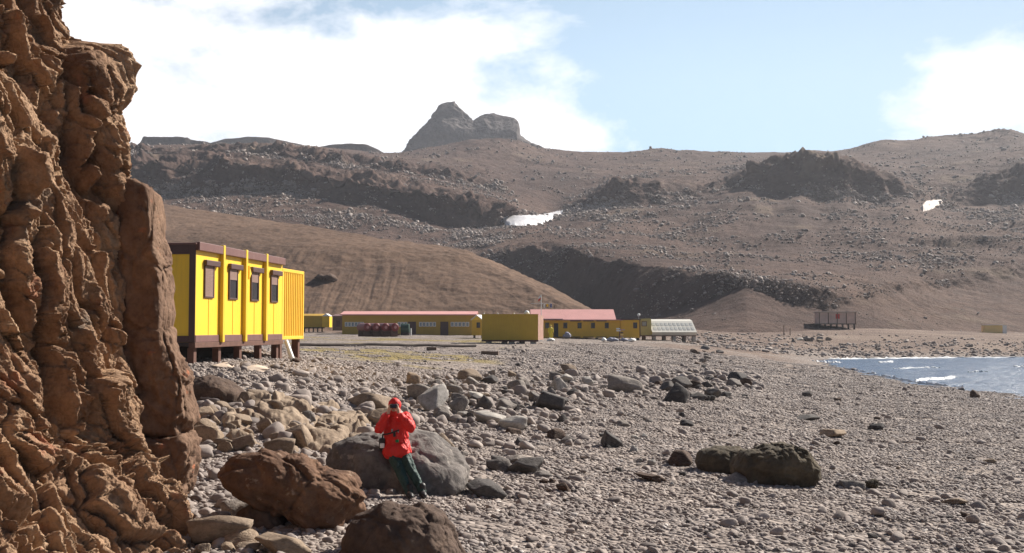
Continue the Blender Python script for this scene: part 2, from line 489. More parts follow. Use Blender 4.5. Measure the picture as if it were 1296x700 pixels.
L(nt, c, b.inputs['Base Color']); b.inputs['Roughness'].default_value = .9; b.inputs['Specular IOR Level'].default_value = .15
hh = mth(nt, 'ADD', mth(nt, 'MULTIPLY', v.outputs['Distance'], -1.), mth(nt, 'MULTIPLY', v2.outputs['Distance'], -1.6))
bump(nt, b, hh, .9, .12)
M['ground'] = m
tag(link('ground', gm, m, smooth=True), kind='structure')

# ------------------------------------------------------------------ water
wpx = np.linspace(940, 2600, 420); wY = np.concatenate([np.geomspace(25, 170, 300)])
PX, YY = np.meshgrid(wpx, wY)
X = (PX - CX) / F * YY
q = np.stack([X / 3.5, YY / 1.6, 0 * X], -1).reshape(-1, 3)
wz = (.13 * fbm(q * .6, 5, 61, .6) + .05 * ridged(q * 1.1, 2, 63)).reshape(X.shape)
m, nt, b = new_mat('sea water')
co = N(nt, 'ShaderNodeTexCoord').outputs['Object']
mp = N(nt, 'ShaderNodeMapping'); mp.inputs['Scale'].default_value = (.6, 1.3, 1); L(nt, co, mp.inputs[0])
L(nt, ramp(nt, noise(nt, mp.outputs[0], .25, 6, .6), [(.3, (.022, .052, .11)), (.7, (.05, .095, .17))]), b.inputs['Base Color'])
b.inputs['Roughness'].default_value = .3; b.inputs['IOR'].default_value = 1.33
bump(nt, b, noise(nt, mp.outputs[0], 1.6, 8, .65), .9, .25)
tag(link('water', npmesh('water', np.stack([X, YY, wz], -1).reshape(-1, 3), gridfaces(*X.shape)), m, smooth=True), kind='structure')

M['foam'] = plain_mat('white foam', (.80, .81, .82), .8, .1, 3., bstr=.5)


def foam_strip(ctrl, w, seed):
    """a lumpy ribbon of foam lying on the water along photo points"""
    P = []
    for px, py in ctrl:
        Y = CZ * F / (py - HY) * 1.0
        P.append(pt(px, py, Y)[:2])
    P = np.array(P); t = np.linspace(0, len(P) - 1, 90)
    C = np.stack([np.interp(t, range(len(P)), P[:, k]) for k in (0, 1)], 1)
    rows = []
    nn = fbm(np.stack([t * 2.5, 0 * t + seed, 0 * t], 1), 4, seed)
    ww = w * np.clip(.55 + 1.1 * nn, .04, 2) * np.sin(np.linspace(.05, math.pi - .05, 90)) ** .5
    for k in np.linspace(-1, 1, 9):
        yy = C[:, 1] + k * ww + .25 * nn
        pz = np.stack([C[:, 0] * 2, yy * 2, 0 * yy + seed], 1)
        rows.append(np.stack([C[:, 0] + .15 * perlin(pz * 1.3, 5), yy, .05 + .22 * (1 - k * k) * np.clip(.6 + fbm(pz, 3, seed), .1, 2)], 1))
    return np.array(rows)


FV = []; FFc = []; base = 0
for cc, w, s in (([(1028, 458.5), (1040, 459), (1052, 459.5), (1066, 460)], 1.3, 1), ([(1158, 483), (1175, 481.5), (1192, 480.5), (1212, 479)], 1.0, 2),
                 ([(1130, 467.6), (1150, 467.2), (1172, 466.8), (1190, 466.6)], .36, 3), ([(1112, 459.2), (1120, 459), (1130, 458.9)], 1.0, 4),
                 ([(1035, 462), (1080, 469), (1120, 477), (1160, 485.5), (1220, 492)], .22, 5), ([(1225, 472), (1236, 471.6), (1250, 471.4)], .2, 7),
                 ([(1030, 455.4), (1100, 454.6), (1200, 453.6), (1296, 453.2)], .5, 8), ([(1283, 465), (1292, 464.6), (1304, 464.5)], .4, 11)):
    rws = foam_strip(cc, w, s)
    FV.append(rws.reshape(-1, 3)); FFc.append(gridfaces(*rws.shape[:2]) + base); base += rws.shape[0] * rws.shape[1]
tag(link('foam', npmesh('foam', np.concatenate(FV), np.concatenate(FFc)), M['foam'], smooth=True), kind='stuff')


# ------------------------------------------------------------------ hills
def smooth1(a, n=9):
    k = np.hanning(n + 2)[1:-1]; k /= k.sum()
    pad = np.pad(a, (n // 2, n // 2), 'edge')
    return np.convolve(pad, k, 'valid')


def hill(name, pxr, ncol, lines, rows, mat, amp, sc, seed, gully=None, sm=9, but=0, ledge=0):
    """lines: list (near to far) of [(px, py, Y, rough)...]; a sheet through them, roughened along its normals"""
    px = np.linspace(*pxr, ncol)
    lp = []
    for ln in lines:
        a = np.array([(*l, 1.) if len(l) == 3 else l for l in ln], float)
        py = smooth1(np.interp(px, a[:, 0], a[:, 1]), sm); Y = smooth1(np.interp(px, a[:, 0], a[:, 2]), sm * 2 + 1); rg = smooth1(np.interp(px, a[:, 0], a[:, 3]), sm)
        w = pt(px, py, Y)
        lp.append((w, rg))
    G = []; RG = []
    for k in range(len(lp) - 1):
        n = rows[k]
        for j in range(n):
            t = j / n
            G.append(lp[k][0] * (1 - t) + lp[k + 1][0] * t); RG.append(lp[k][1] * (1 - t) + lp[k + 1][1] * t)
    G.append(lp[-1][0]); RG.append(lp[-1][1])
    P = np.array(G); RG = np.array(RG)
    # soften creases a little along the rows
    for _ in range(3):
        P[1:-1] = .25 * P[:-2] + .5 * P[1:-1] + .25 * P[2:]
    nrm = gridnormals(P); nrm[nrm[..., 2] < 0] *= -1
    nn = np.stack([nrm[..., 0], nrm[..., 1], nrm[..., 2]], -1)
    q = P.reshape(-1, 3)
    warp = np.stack([perlin(q / (sc * 1.7), seed + 5), perlin(q / (sc * 1.7) + 9, seed + 6), 0 * q[:, 0]], 1) * .6
    d = amp * (.7 * fbm(q / sc + warp, 6, seed, .52) + .45 * (ridged(q / (sc * .6) + warp, 5, seed + 3, .55) - 1.2) * np.clip(RG.ravel() - .5, 0, 9)) * RG.ravel()
    if ledge:
        f1, f2, rid, vec = worley(q / np.array([sc * .35, sc * .35, sc * .22]) + warp * .8, seed + 40)
        d += ledge * (rid - .5 - .5 * np.clip(.25 - (f2 - f1), 0, .25) * 4) * np.clip(RG.ravel() - .9, 0, 3)
    if but:
        fl = np.stack([q[:, 0] / 15 + warp[:, 0], q[:, 1] / 15, q[:, 2] / 60], 1)
        d += but * (ridged(fl, 4, seed + 60, .55) - 1.25) * np.clip(RG.ravel() - .75, 0, 1.2) + .45 * fbm(q / 7, 4, seed + 66, .6) * np.clip(RG.ravel(), .3, 1.2)
        st = q[:, 2] / 5.5 + .8 * fbm(q / 60, 3, seed + 71)      # hard beds that stand out as steps
        d += .9 * (sstep(.25, .45, st - np.floor(st)) - .5) * np.clip(RG.ravel() - .95, 0, 1) * sstep(-.2, .3, fbm(q / 35, 3, seed + 73))
    if gully is not None: d += gully(q, np.tile(px, len(P)), np.repeat(np.linspace(0, 1, len(P)), ncol))
    P = P + nn * d.reshape(P.shape[:2])[..., None]
    o = link(name, npmesh(name, P.reshape(-1, 3), gridfaces(*P.shape[:2])), mat, smooth=True)
    tag(o, kind='structure')
    return o, P, RG


# near scree hill with gullies on its front face
def gullies(q, px, r):
    front = sstep(.02, .10, r) * (1 - sstep(.40, .52, r))
    w = fbm(np.stack([q[:, 0] / 22, q[:, 2] / 16, 0 * r], 1), 3, 77) * .55
    g = ridged(np.stack([q[:, 0] / 4.2 + w + q[:, 2] * .03, q[:, 2] / 60, 0 * r + 3], 1), 5, 71, .62)
    am = .25 + .75 * sstep(-.25, .35, fbm(np.stack([q[:, 0] / 30, q[:, 2] / 18, 0 * r], 1), 2, 79))
    return .15 * (1.0 - g) * front * am + .16 * fbm(q / 2.5, 5, 75, .6) + .07 * (1 - ridged(np.stack([q[:, 0] / 1.7 + w * 3, q[:, 2] / 7, 0 * r], 1), 3, 83)) * front * am


nearhill, PA, RA = hill('brown_hill', (-200, 840), 800, [
    [(-200, 424, 186), (400, 424, 188), (600, 426, 188), (700, 430, 186), (760, 432, 186), (840, 436, 186)],
    [(-200, 417, 192), (400, 417, 194), (600, 418, 194), (700, 423, 189), (760, 425, 188), (840, 434, 188)],
    [(-200, 312, 250), (200, 310, 250), (300, 312, 248), (380, 310, 246), (450, 314, 244), (520, 322, 240), (580, 327, 237), (640, 350, 224), (700, 375, 209), (745, 399, 198), (790, 418, 192), (840, 436, 189)],
    [(-200, 296, 270), (200, 292, 268), (300, 298, 262), (400, 303, 256), (500, 312, 250), (580, 319, 243), (640, 343, 230), (700, 369, 214), (745, 393, 202), (790, 415, 194), (840, 436, 190)],
    [(-200, 235, 340), (200, 257, 330), (300, 272, 310), (400, 288, 290), (500, 304, 272), (590, 315, 252), (640, 337, 238), (700, 364, 221), (745, 389, 208), (790, 413, 197), (840, 436, 191)],
    [(-200, 262, 420), (200, 285, 410), (400, 312, 370), (590, 340, 330), (700, 385, 290), (745, 404, 250), (790, 422, 230), (840, 440, 210)],
], [6, 90, 30, 60, 16], M['nearhill'], .8, 26, 101, gully=gullies)

hillside, PB, RB = hill('hillside', (-160, 1480), 1000, [
    [(-160, 424, 330, .3), (600, 424, 320, .3), (760, 427, 250, .3), (820, 433, 225, .3), (900, 430, 213, .3), (1000, 428, 218, .3), (1100, 426, 232, .3), (1200, 421, 245, .3), (1296, 424, 252, .3), (1480, 424, 260, .3)],
    [(-160, 380, 380, .6), (600, 388, 375, .5), (660, 390, 372, .5), (700, 392, 360, .5), (745, 396, 330, .5), (800, 402, 282, .5), (850, 396, 268, .5), (900, 380, 262, .4), (945, 364, 258, .4), (975, 377, 254, .5), (1000, 390, 250, .5), (1040, 395, 250, .5), (1085, 381, 256, .8), (1110, 370, 268, 1), (1200, 360, 300, 1), (1296, 350, 330, 1.), (1480, 345, 340, 1.)],
    [(-160, 350, 392, .9), (600, 330, 392, .9), (640, 318, 390, 1), (680, 310, 384, 1.1), (700, 322, 372, 1.2), (722, 316, 356, 1.2), (760, 323, 334, 1), (830, 337, 294, .9), (900, 350, 270, .9), (945, 356, 261, .9), (975, 358, 258, .9), (1040, 367, 254, .9), (1085, 374, 258, 1), (1110, 366, 270, 1), (1200, 352, 305, 1), (1296, 342, 336, 1), (1480, 338, 345, 1)],
    [(-160, 335, 410, .7), (600, 314, 412, .7), (660, 306, 405, .7), (722, 310, 372, .7), (760, 317, 350, .6), (830, 331, 306, .6), (900, 345, 280, .6), (975, 353, 266, .6), (1085, 368, 264, .7), (1110, 361, 276, .8), (1200, 346, 312, .9), (1296, 330, 350, 1), (1480, 325, 360, 1)],
    [(-160, 300, 440, .7), (400, 300, 440, .7), (600, 297, 440, .7), (700, 292, 440, .8), (800, 296, 420, .9), (900, 310, 390, .9), (1000, 318, 370, .8), (1085, 320, 365, .9), (1200, 305, 400, 1), (1296, 295, 430, 1.1), (1480, 290, 440, 1.)],
    # foot of the rock bands
    [(-160, 250, 527, .8), (175, 247, 527, .8), (260, 247, 522, .7), (345, 238, 527, .7), (400, 250, 512, .7), (440, 256, 507, .7), (500, 264, 499, .7), (560, 287, 487, .6), (620, 290, 487, .6), (660, 274, 515, .6), (700, 276, 540, .6), (745, 263, 545, .7), (800, 262, 530, .8), (870, 254, 540, .8), (915, 240, 560, .9), (950, 238, 552, .9), (985, 249, 537, .9), (1010, 243, 534, .9), (1040, 254, 529, .9), (1075, 246, 531, .9), (1105, 256, 536, .9), (1150, 247, 547, .8), (1200, 262, 560, .8), (1240, 262, 570, .8), (1296, 258, 570, .9), (1480, 255, 570, .9)],
    # top of the rock bands
    [(-160, 205, 530, 2), (175, 205, 530, 2), (240, 196, 528, 2), (290, 198, 530, 1.7), (340, 210, 532, 1.7), (380, 212, 520, 1.7), (420, 222, 512, 1.7), (460, 230, 506, 1.7), (500, 236, 500, 1.7), (560, 247, 492, 1.7), (600, 258, 490, 2), (640, 268, 492, 1.6), (665, 268, 520, .7), (700, 270, 550, .7), (740, 252, 556, 1.3), (775, 232, 548, 1.7), (800, 232, 545, 1.5), (850, 244, 552, 1.2), (910, 232, 572, 1.3), (950, 214, 558, 1.9), (985, 203, 548, 1.7), (1025, 199, 546, 1.7), (1075, 206, 545, 2), (1115, 220, 550, 1.8), (1150, 236, 556, 1.3), (1180, 252, 572, .8), (1225, 240, 582, 1.2), (1260, 218, 584, 1.6), (1296, 212, 586, 1.8), (1480, 208, 590, 1.8)],
    [(-160, 199, 580, 1.2), (175, 199, 580, 1.2), (240, 190, 580, 1.2), (300, 192, 585, 1.2), (340, 201, 590, 1), (370, 203, 585, 1), (400, 210, 575, 1.2), (460, 219, 560, 1.2), (560, 232, 545, 1), (640, 254, 540, .8), (700, 256, 600, .7), (740, 244, 610, .8), (800, 226, 600, 1), (910, 228, 620, .8), (985, 200, 590, 1.2), (1025, 197, 590, 1.2), (1075, 203, 590, 1), (1150, 230, 600, .9), (1225, 225, 620, .9), (1296, 206, 630, 1), (1480, 203, 630, 1)],
    # second, upper ledge
    [(-160, 197, 600, 1), (175, 197, 600, 1), (300, 190, 610, 1), (370, 199, 595, 1), (400, 205, 585, 1), (470, 214, 580, 1), (560, 226, 570, .8), (640, 246, 575, .6), (740, 235, 640, .6), (860, 222, 660, .6), (985, 210, 660, .6), (1075, 213, 650, .6), (1150, 224, 650, .6), (1296, 200, 680, .8), (1480, 197, 680, 1)],
    [(-160, 192, 606, 1.5), (175, 192, 606, 1.5), (300, 186, 614, 1.5), (370, 186, 600, 1.8), (400, 192, 592, 2), (470, 202, 588, 2), (560, 216, 580, 1.6), (620, 232, 582, 1.2), (660, 240, 600, .8), (740, 228, 650, .7), (860, 218, 670, .7), (985, 206, 680, .7), (1075, 208, 680, .6), (1150, 216, 680, .6), (1296, 192, 700, .8), (1480, 190, 700, 1)],
    [(-160, 190, 680, .8), (300, 184, 690, .8), (380, 186, 690, .8), (470, 200, 680, .7), (560, 208, 700, .8), (640, 212, 720, .8), (720, 212, 740, .7), (860, 208, 760, .7), (985, 202, 780, .6), (1075, 204, 780, .6), (1150, 204, 780, .5), (1296, 180, 800, .6), (1480, 178, 800, .8)],
    # crest
    [(-160, 186, 800, .6), (300, 184, 800, .6), (400, 186, 800, .6), (485, 194, 810, .5), (510, 193, 820, .6), (540, 186, 830, .8), (565, 182, 835, .9), (600, 174, 840, .9), (650, 173, 842, .9), (680, 186, 845, .7), (720, 191, 850, .5), (790, 192, 860, .5), (830, 188, 880, .8), (900, 190, 890, .8), (950, 194, 890, .5), (1000, 193, 890, .6), (1030, 189, 890, .8), (1050, 191, 890, .6), (1080, 187, 890, .6), (1110, 177, 890, .6), (1130, 174, 890, .8), (1135, 177, 890, .8), (1180, 172, 890, .8), (1225, 168, 890, .9), (1240, 168, 890, 1), (1270, 163, 890, 1.2), (1285, 161, 890, 1.2), (1292, 168, 890, 1.2), (1480, 168, 890, 1)],
    [(-160, 215, 960, .5), (1480, 205, 980, .5)],
], [14, 44, 14, 36, 40, 70, 34, 34, 34, 40, 60, 16], M['hillside'], 3.6, 42, 203, ledge=3.0, but=3.4, sm=17)

hill('ridge_hill', (120, 540), 420, [
    [(120, 215, 990), (540, 215, 990)],
    [(120, 184, 1010, 1.3), (175, 182, 1010, 1.3), (182, 172, 1010, 1.3), (240, 174, 1010, 1.6), (280, 179, 1012, 1.4), (310, 186, 1012, 1.), (345, 190, 1012, 1.), (400, 186, 1012, .8), (425, 182, 1010, .9), (445, 180, 1010, .7), (465, 182, 1010, .7), (480, 189, 1010, .7), (495, 198, 1010, .7), (540, 210, 1010, .7)],
    [(120, 215, 1080), (540, 220, 1080)]], [40, 20], M['ridge'], 2.6, 40, 301, sm=3)
hill('distant_hill', (220, 460), 300, [
    [(220, 215, 1150), (460, 215, 1150)],
    [(220, 192, 1180, .6), (260, 182, 1180, .6), (285, 175, 1180, .7), (315, 171, 1180, .7), (340, 172, 1180, .7), (370, 179, 1180, .7), (400, 185, 1180, .7), (460, 200, 1180, .7)],
    [(220, 215, 1260), (460, 220, 1260)]], [40, 20], M['ridge'], 2.6, 40, 331, sm=3)
hill('mountain_peak', (470, 760), 420, [
    [(470, 215, 1120), (760, 215, 1120)],
    [(470, 208, 1150, 1), (508, 193, 1150, 1), (530, 172, 1150, 1), (560, 160, 1146, 1), (600, 162, 1150, 1), (655, 166, 1148, 1), (662, 178, 1150, 1), (760, 208, 1150, 1)],
    [(470, 210, 1170, 1.), (507, 193, 1170, 1.2), (518, 179, 1172, 1.2), (531, 164, 1174, 1.2), (545, 148, 1176, 1.2), (557, 133, 1178, 1.), (566, 128, 1178, 1), (575, 126, 1178, 1), (582, 133, 1178, 1.2), (591, 143, 1178, 1.2), (599, 151, 1180, 1.2), (606, 147, 1180, 1), (625, 143, 1180, 1), (637, 147, 1180, 1), (650, 147, 1180, 1), (656, 151, 1180, 1.2), (658, 172, 1180, 1.2), (668, 178, 1180, 1.2), (690, 189, 1180, 1), (720, 200, 1180, 1), (760, 210, 1180, 1)],
    [(470, 240, 1230), (760, 240, 1230)]], [40, 60, 24], M['peak'], 3.4, 20, 351, sm=1, ledge=2.6)

BV = BVHTree.FromPolygons([Vector(v) for v in PB.reshape(-1, 3)[:].tolist()], gridfaces(*PB.shape[:2]).tolist())


def snow_patch(poly, mat, label):
    """snow lying on the hillside inside a photo outline"""
    poly = np.array(poly, float)
    nx, ny = 70, 26
    xs = np.linspace(poly[:, 0].min() - 3, poly[:, 0].max() + 3, nx); ys = np.linspace(poly[:, 1].min() - 3, poly[:, 1].max() + 3, ny)
    V = []; ins = []
    for y in ys:
        for x in xs:
            c = False; j = len(poly) - 1
            dmin = 9e9
            for i in range(len(poly)):
                (xi, yi), (xj, yj) = poly[i], poly[j]
                if (yi > y) != (yj > y) and x < (xj - xi) * (y - yi) / (yj - yi) + xi: c = not c
                ab = poly[j] - poly[i]; t = np.clip(((x - xi) * ab[0] + (y - yi) * ab[1]) / max((ab ** 2).sum(), 1e-6), 0, 1)
                dmin = min(dmin, math.hypot(xi + t * ab[0] - x, yi + t * ab[1] - y)); j = i
            d = pt(x, y, 100.) - np.array([0, 0, CZ])
            h = BV.ray_cast(Vector((0, 0, CZ)), Vector(d).normalized())[0]
            s = (dmin if c else -dmin) + .9 * float(fbm(np.array([[x * .35, y * .6, 0.]]), 3, 15)[0])
            V.append((h.x, h.y, h.z + np.clip(s * .7 + .45, -2.5, 1.2))); ins.append(s > -1.2)
    Fa = gridfaces(ny, nx); ins = np.array(ins)
    Fa = Fa[ins[Fa].all(1)]
    o = link('snow', npmesh('snow', V, Fa), mat, smooth=True)
    tag(o, label, 'snow patch', kind='structure')


snow_patch([(635, 280), (640, 276), (652, 275), (668, 274), (680, 274), (692, 272), (714, 267), (713, 270), (702, 276), (684, 284), (668, 285), (650, 286), (640, 285)], M['snow'],
           'white snow patch with a thin tail below the dark rock band')
snow_patch([(1166, 262), (1172, 256), (1180, 255), (1192, 254), (1193, 258), (1184, 262), (1178, 265), (1168, 267)], M['snow_dirty'],
           'small dusty snow patch beside the dark rocky knoll')


# ------------------------------------------------------------------ rocks
def icos(sub):
    bm = bmesh.new(); bmesh.ops.create_icosphere(bm, subdivisions=sub, radius=1)
    V = np.array([v.co[:] for v in bm.verts]); Fa = np.array([[v.index for v in f.verts] for f in bm.faces]); bm.free()
    return V, Fa


ICO = {k: icos(k) for k in (1, 2, 3, 4, 5, 6)}


def rock_verts(sub, seed, nplanes=9, k=14., flat=1., amp=.05, nsc=1.6):
    """angular stone: smooth intersection of random planes, roughened; fills the unit box, base at z=0"""
    rg = np.random.default_rng(seed)
    V, Fa = ICO[sub]
    n = rg.normal(size=(nplanes, 3)); n /= np.linalg.norm(n, axis=1, keepdims=True)
    n = np.concatenate([n, -n[:nplanes // 2] + .25 * rg.normal(size=(nplanes // 2, 3))]); n /= np.linalg.norm(n, axis=1, keepdims=True)
    d = rg.uniform(.62, 1.05, len(n))
    c = V @ n.T
    ri = np.clip(d / np.maximum(c, .12), 0, 6)
    r = -np.log(np.exp(-k * ri).sum(1) + np.exp(-k * 1.5)) / k
    P = V * r[:, None]
    P = P + V * (amp * fbm(P * nsc + seed, 5, seed % 91))[:, None]
    lo, hi = P.min(0), P.max(0)
    P = (P - (lo + hi) / 2) / (hi - lo)
    P[:, 2] += .5
    return P, Fa


VARS = {}
for kind, npl, kk, am in (('angular', 8, 44., .045), ('block', 6, 50., .035), ('round', 12, 14., .06)):
    VARS[kind] = [npmesh('stone', *rock_verts(4, 100 + 31 * i + len(kind) * 7, npl, kk, amp=am)) for i in range(9)]
    for me in VARS[kind]:
        me.polygons.foreach_set('use_smooth', np.ones(len(me.polygons), bool))
_matcopies = {}
BOXES = []      # footprint circles of the larger rocks, keeps small ones out


def stone(name, px, py, w, h, mat, label, group, kind='angular', i=None, depth=.85, rz=None, cat='rock', sink=.24, tilt=0.15):
    """an individual stone whose visible foot is at photo pixel (px, py), w x h pixels large"""
    g = ground_pt(px, py)
    Y = g[1]; W = w * Y / F; Hm = h * Y / F
    i = random.randrange(9) if i is None else i % 9
    key = (kind, i, mat.name)
    if key not in _matcopies:
        me = VARS[kind][i].copy(); me.materials.append(mat); _matcopies[key] = me
    o = bpy.data.objects.new(name, _matcopies[key]); COL.objects.link(o)
    D = W * depth
    x, y = g[0], g[1] + D * .38
    z = float(H(x, g[1] + D * .2)[0])
    # what is seen of the height: the top's rise above the foot, less the tilt of the ground seen behind it
    vis = max(Hm - D * .35 * (CZ - z) / Y, Hm * .6)
    sc = vis / (1 - sink)
    o.location = (x, y, z - sc * sink); o.scale = (W, D, sc)
    a = random.uniform(-.5, .5) if rz is None else rz
    o.rotation_euler = (random.uniform(-tilt, tilt), random.uniform(-tilt, tilt), a)
    tag(o, label, cat, group)
    BOXES.append((x, y, max(W, D) * .45))
    return o


def outline_rock(name, poly, Y, depth, mat, label, seed, sub=6, e=3.2, amp=.05, crack=.04, nsc=2.2, lean=0., group=None, yoff=0, cat='rock', fsc=1., split=None):
    """a boulder with a traced outline, real size at distance Y and its own depth; rounder or flatter front by exponent e"""
    poly = np.array(poly, float)
    # densify the outline
    W = pt(poly[:, 0], poly[:, 1], Y)
    xz = W[:, [0, 2]]
    c = (xz.min(0) + xz.max(0)) / 2 * .5 + xz.mean(0) * .5
    seg = np.concatenate([np.linspace(xz[i], xz[(i + 1) % len(xz)], 24, endpoint=False) for i in range(len(xz))]) - c
    th = np.arctan2(seg[:, 1], seg[:, 0]); rr = np.hypot(*seg.T)
    o_ = np.argsort(th); th = th[o_]; rr = rr[o_]
    V, Fa = ICO[sub]
    t = np.arctan2(V[:, 2], V[:, 0])
    Rr = np.interp(t, th, rr, period=2 * math.pi)
    dy = V[:, 1]; s = np.sqrt(np.maximum(1 - dy * dy, 0))
    # superellipse in the depth direction
    phi = np.arctan2(np.abs(dy), s)
    q = (np.cos(phi) ** e + np.sin(phi) ** e) ** (-1 / e)
    P = np.stack([np.cos(t) * Rr * s * q, np.sign(dy) * depth / 2 * np.abs(dy) * q, np.sin(t) * Rr * s * q], 1)
    P[:, 1] += (lean if split is None else split[1] + (split[2] - split[1]) * sstep(split[0] - .18, split[0] + .18, P[:, 0] + .25 * P[:, 2])) * P[:, 2]
    size = math.sqrt((xz.max(0) - xz.min(0)).prod())
    S = P / size
    nrm = P / np.array([1, max(depth / size, .3) ** 2, 1]); nrm /= np.maximum(np.linalg.norm(nrm, axis=1, keepdims=True), 1e-9)
    wv = np.stack([perlin(S * 2 + 7, seed + 1), perlin(S * 2 + 17, seed + 2), perlin(S * 2 + 27, seed + 3)], 1) * .35
    f1, f2, rid, vec = worley(S * 2.6 * fsc + wv + seed, seed + 8)
    f1b, f2b, ridb, _ = worley(S * 6.0 * fsc + wv * 2 + seed, seed + 9)
    d = amp * (.9 * fbm(S * nsc + seed, 6, seed, .55)) + crack * ((rid - .5) * 1.4 - np.clip(.16 - (f2 - f1), 0, .16) * 5) + crack * .35 * ((ridb - .5) - np.clip(.16 - (f2b - f1b), 0, .16) * 4)
    d = d + crack * .45 * fbm(S * 9 + seed, 5, seed + 4, .6) + crack * .5 * (ridged(S * 3.1 + wv + seed, 4, seed + 6, .6) - 1.2)
    P = P + nrm * (d * size)[:, None]
    o = link(name, npmesh(name, P, Fa), mat, smooth=True)
    o.location = (c[0], Y + yoff, c[1])
    if label: tag(o, label, cat, group)
    BOXES.append((c[0], Y + yoff, max(np.ptp(xz[:, 0]), depth) * .42))
    return o


# the big named boulders
def Yat(px, py): return float(ground_pt(px, py)[1])


seatY = Yat(505, 626) + .75
outline_rock('boulder', [(412, 580), (425, 562), (450, 552), (480, 548), (520, 546), (550, 552), (575, 570), (592, 592), (590, 615), (565, 636), (520, 648), (470, 648), (428, 630), (413, 605)], seatY + .22, 1.5, M['seatgrey'],
             'big grey boulder with a smooth top on which the person in red leans', 11, e=3.2, amp=.045, crack=.028, split=(.02, -.12, .5), cat='boulder')
outline_rock('boulder', [(276, 598), (296, 584), (336, 571), (372, 580), (402, 592), (438, 604), (470, 628), (458, 648), (440, 668), (410, 676), (372, 660), (338, 642), (300, 622)], Yat(400, 672) + .45, 1.15, M['brown'],
             'large reddish brown wedge boulder propped up at the foot of the cliff', 12, e=3.0, amp=.09, crack=.045, cat='boulder')
outline_rock('boulder', [(432, 680), (448, 656), (490, 640), (532, 639), (558, 655), (578, 684), (596, 715), (600, 745), (520, 752), (450, 730), (428, 705)], Yat(520, 705) + .1, 1.2, M['darkbrown'],
             'dark brown ridged boulder cut off by the bottom edge of the picture', 13, e=2.8, amp=.07, crack=.022, cat='boulder')
outline_rock('boulder', [(238, 492), (246, 480), (264, 475), (290, 482), (310, 497), (312, 512), (285, 520), (240, 518)], Yat(272, 510) + .6, 1.3, M['darkbrown'],
             'dark brown boulder on the shingle just below the yellow cabin', 14, sub=5, e=2.8, amp=.06, crack=.02, cat='boulder')
outline_rock('boulder', [(881, 585), (885, 570), (905, 565), (935, 566), (958, 576), (960, 598), (930, 606), (890, 604)], Yat(915, 600) + .55, 1.1, M['olivebrown'],
             'smaller rounded dark olive boulder lying against the bigger one on the right beach', 15, sub=5, e=2.6, amp=.05, crack=.02, cat='boulder')
outline_rock('boulder', [(928, 590), (940, 572), (968, 563), (1000, 561), (1022, 572), (1036, 590), (1040, 606), (1020, 622), (950, 624), (930, 612)], Yat(985, 615) + .6, 1.4, M['olivebrown'],
             'largest dark olive boulder lying alone on the right of the beach', 16, e=2.8, amp=.07, crack=.03, lean=-.1, cat='boulder')
outline_rock('boulder', [(300, 650), (320, 636), (352, 640), (362, 660), (345, 680), (305, 680)], Yat(330, 672) + .5, .9, M['darkbrown'],
             'black shadowed rock tucked under the reddish brown wedge boulder', 17, sub=5, amp=.06, crack=.03)

# rock column against the cliff: three stacked blocks
cY = Yat(225, 640) + .35
outline_rock('rock_block', [(158, 240), (168, 233), (190, 236), (199, 247), (203, 292), (212, 340), (214, 400), (208, 424), (182, 430), (160, 424)], cY + .15, .95, M['column'],
             'tall upper block of the brown rock column beside the cliff', 21, e=9, amp=.035, crack=.045, cat='rock', fsc=.8)
outline_rock('rock_block', [(156, 430), (166, 412), (190, 408), (214, 416), (224, 446), (238, 480), (243, 530), (232, 550), (205, 558), (182, 552), (168, 510), (160, 470)], cY + .1, 1.05, M['column'],
             'lumpy middle block of the brown rock column beside the cliff', 22, e=7, amp=.06, crack=.05, fsc=.8)
outline_rock('rock_block', [(176, 560), (182, 550), (210, 553), (238, 546), (248, 556), (249, 588), (240, 618), (222, 648), (200, 652), (182, 640), (177, 600)], cY, 1.0, M['column'],
             'square lowest block of the brown rock column beside the cliff', 23, e=9, amp=.045, crack=.045, fsc=.8)

BVA = BVHTree.FromPolygons([Vector(v) for v in PA.reshape(-1, 3).tolist()], gridfaces(*PA.shape[:2]).tolist())
hit = BVA.ray_cast(Vector((0, 0, CZ)), Vector(pt(413, 352, 100.) - np.array([0, 0, CZ])).normalized())[0]
outline_rock('rock', [(398, 352), (404, 347), (412, 349), (420, 346), (428, 353), (424, 358), (408, 357)], hit.y, 5., M['darkbrown'], 'dark rock sticking out of the smooth brown scree hill above the wagon hut', 27, sub=4, amp=.10, crack=.08)

# singled-out medium stones
S = stone
S('stone', 551, 522, 42, 35, M['pale'], 'square pale grey block just right of the head of the person in red', None, 'block', 0, rz=.5)
S('stone', 581, 525, 26, 22, M['grey'], 'grey stone touching the right side of the square pale block', None, 'block', 1)
S('stone', 620, 537, 40, 17, M['pale'], 'flat pale stone, left of a pair of light stones in mid beach', None, 'round', 2)
S('stone', 649, 545, 42, 18, M['pale'], 'flat pale stone, right of a pair of light stones in mid beach', None, 'round', 3)
S('stone', 693, 521, 42, 25, M['dark'], 'dark square stone on the upper middle of the beach', None, 'block', 4)
S('stone', 791, 497, 48, 22, M['grey'], 'long pale topped slab in front of the dark stone cluster', None, 'round', 5, depth=.7)
S('stone', 855, 510, 36, 26, M['dark'], 'pointed dark stone at the left end of the dark stone cluster', None, 'angular', 6)
S('stone', 773, 566, 30, 23, M['dark'], 'lone dark cube shaped stone in the middle of the shingle', None, 'block', 7, rz=.7)
S('stone', 617, 631, 56, 24, M['dark'], 'wedge shaped dark grey stone right of the boots of the person', None, 'angular', 8, rz=-.2)
S('stone', 632, 597, 38, 17, M['dark'], 'rounded bluish dark stone right of the big grey boulder', None, 'round', 0)
S('stone', 668, 601, 46, 22, M['dark'], 'dark stone with a sloping pale side, right of the bluish rounded stone', None, 'angular', 1)
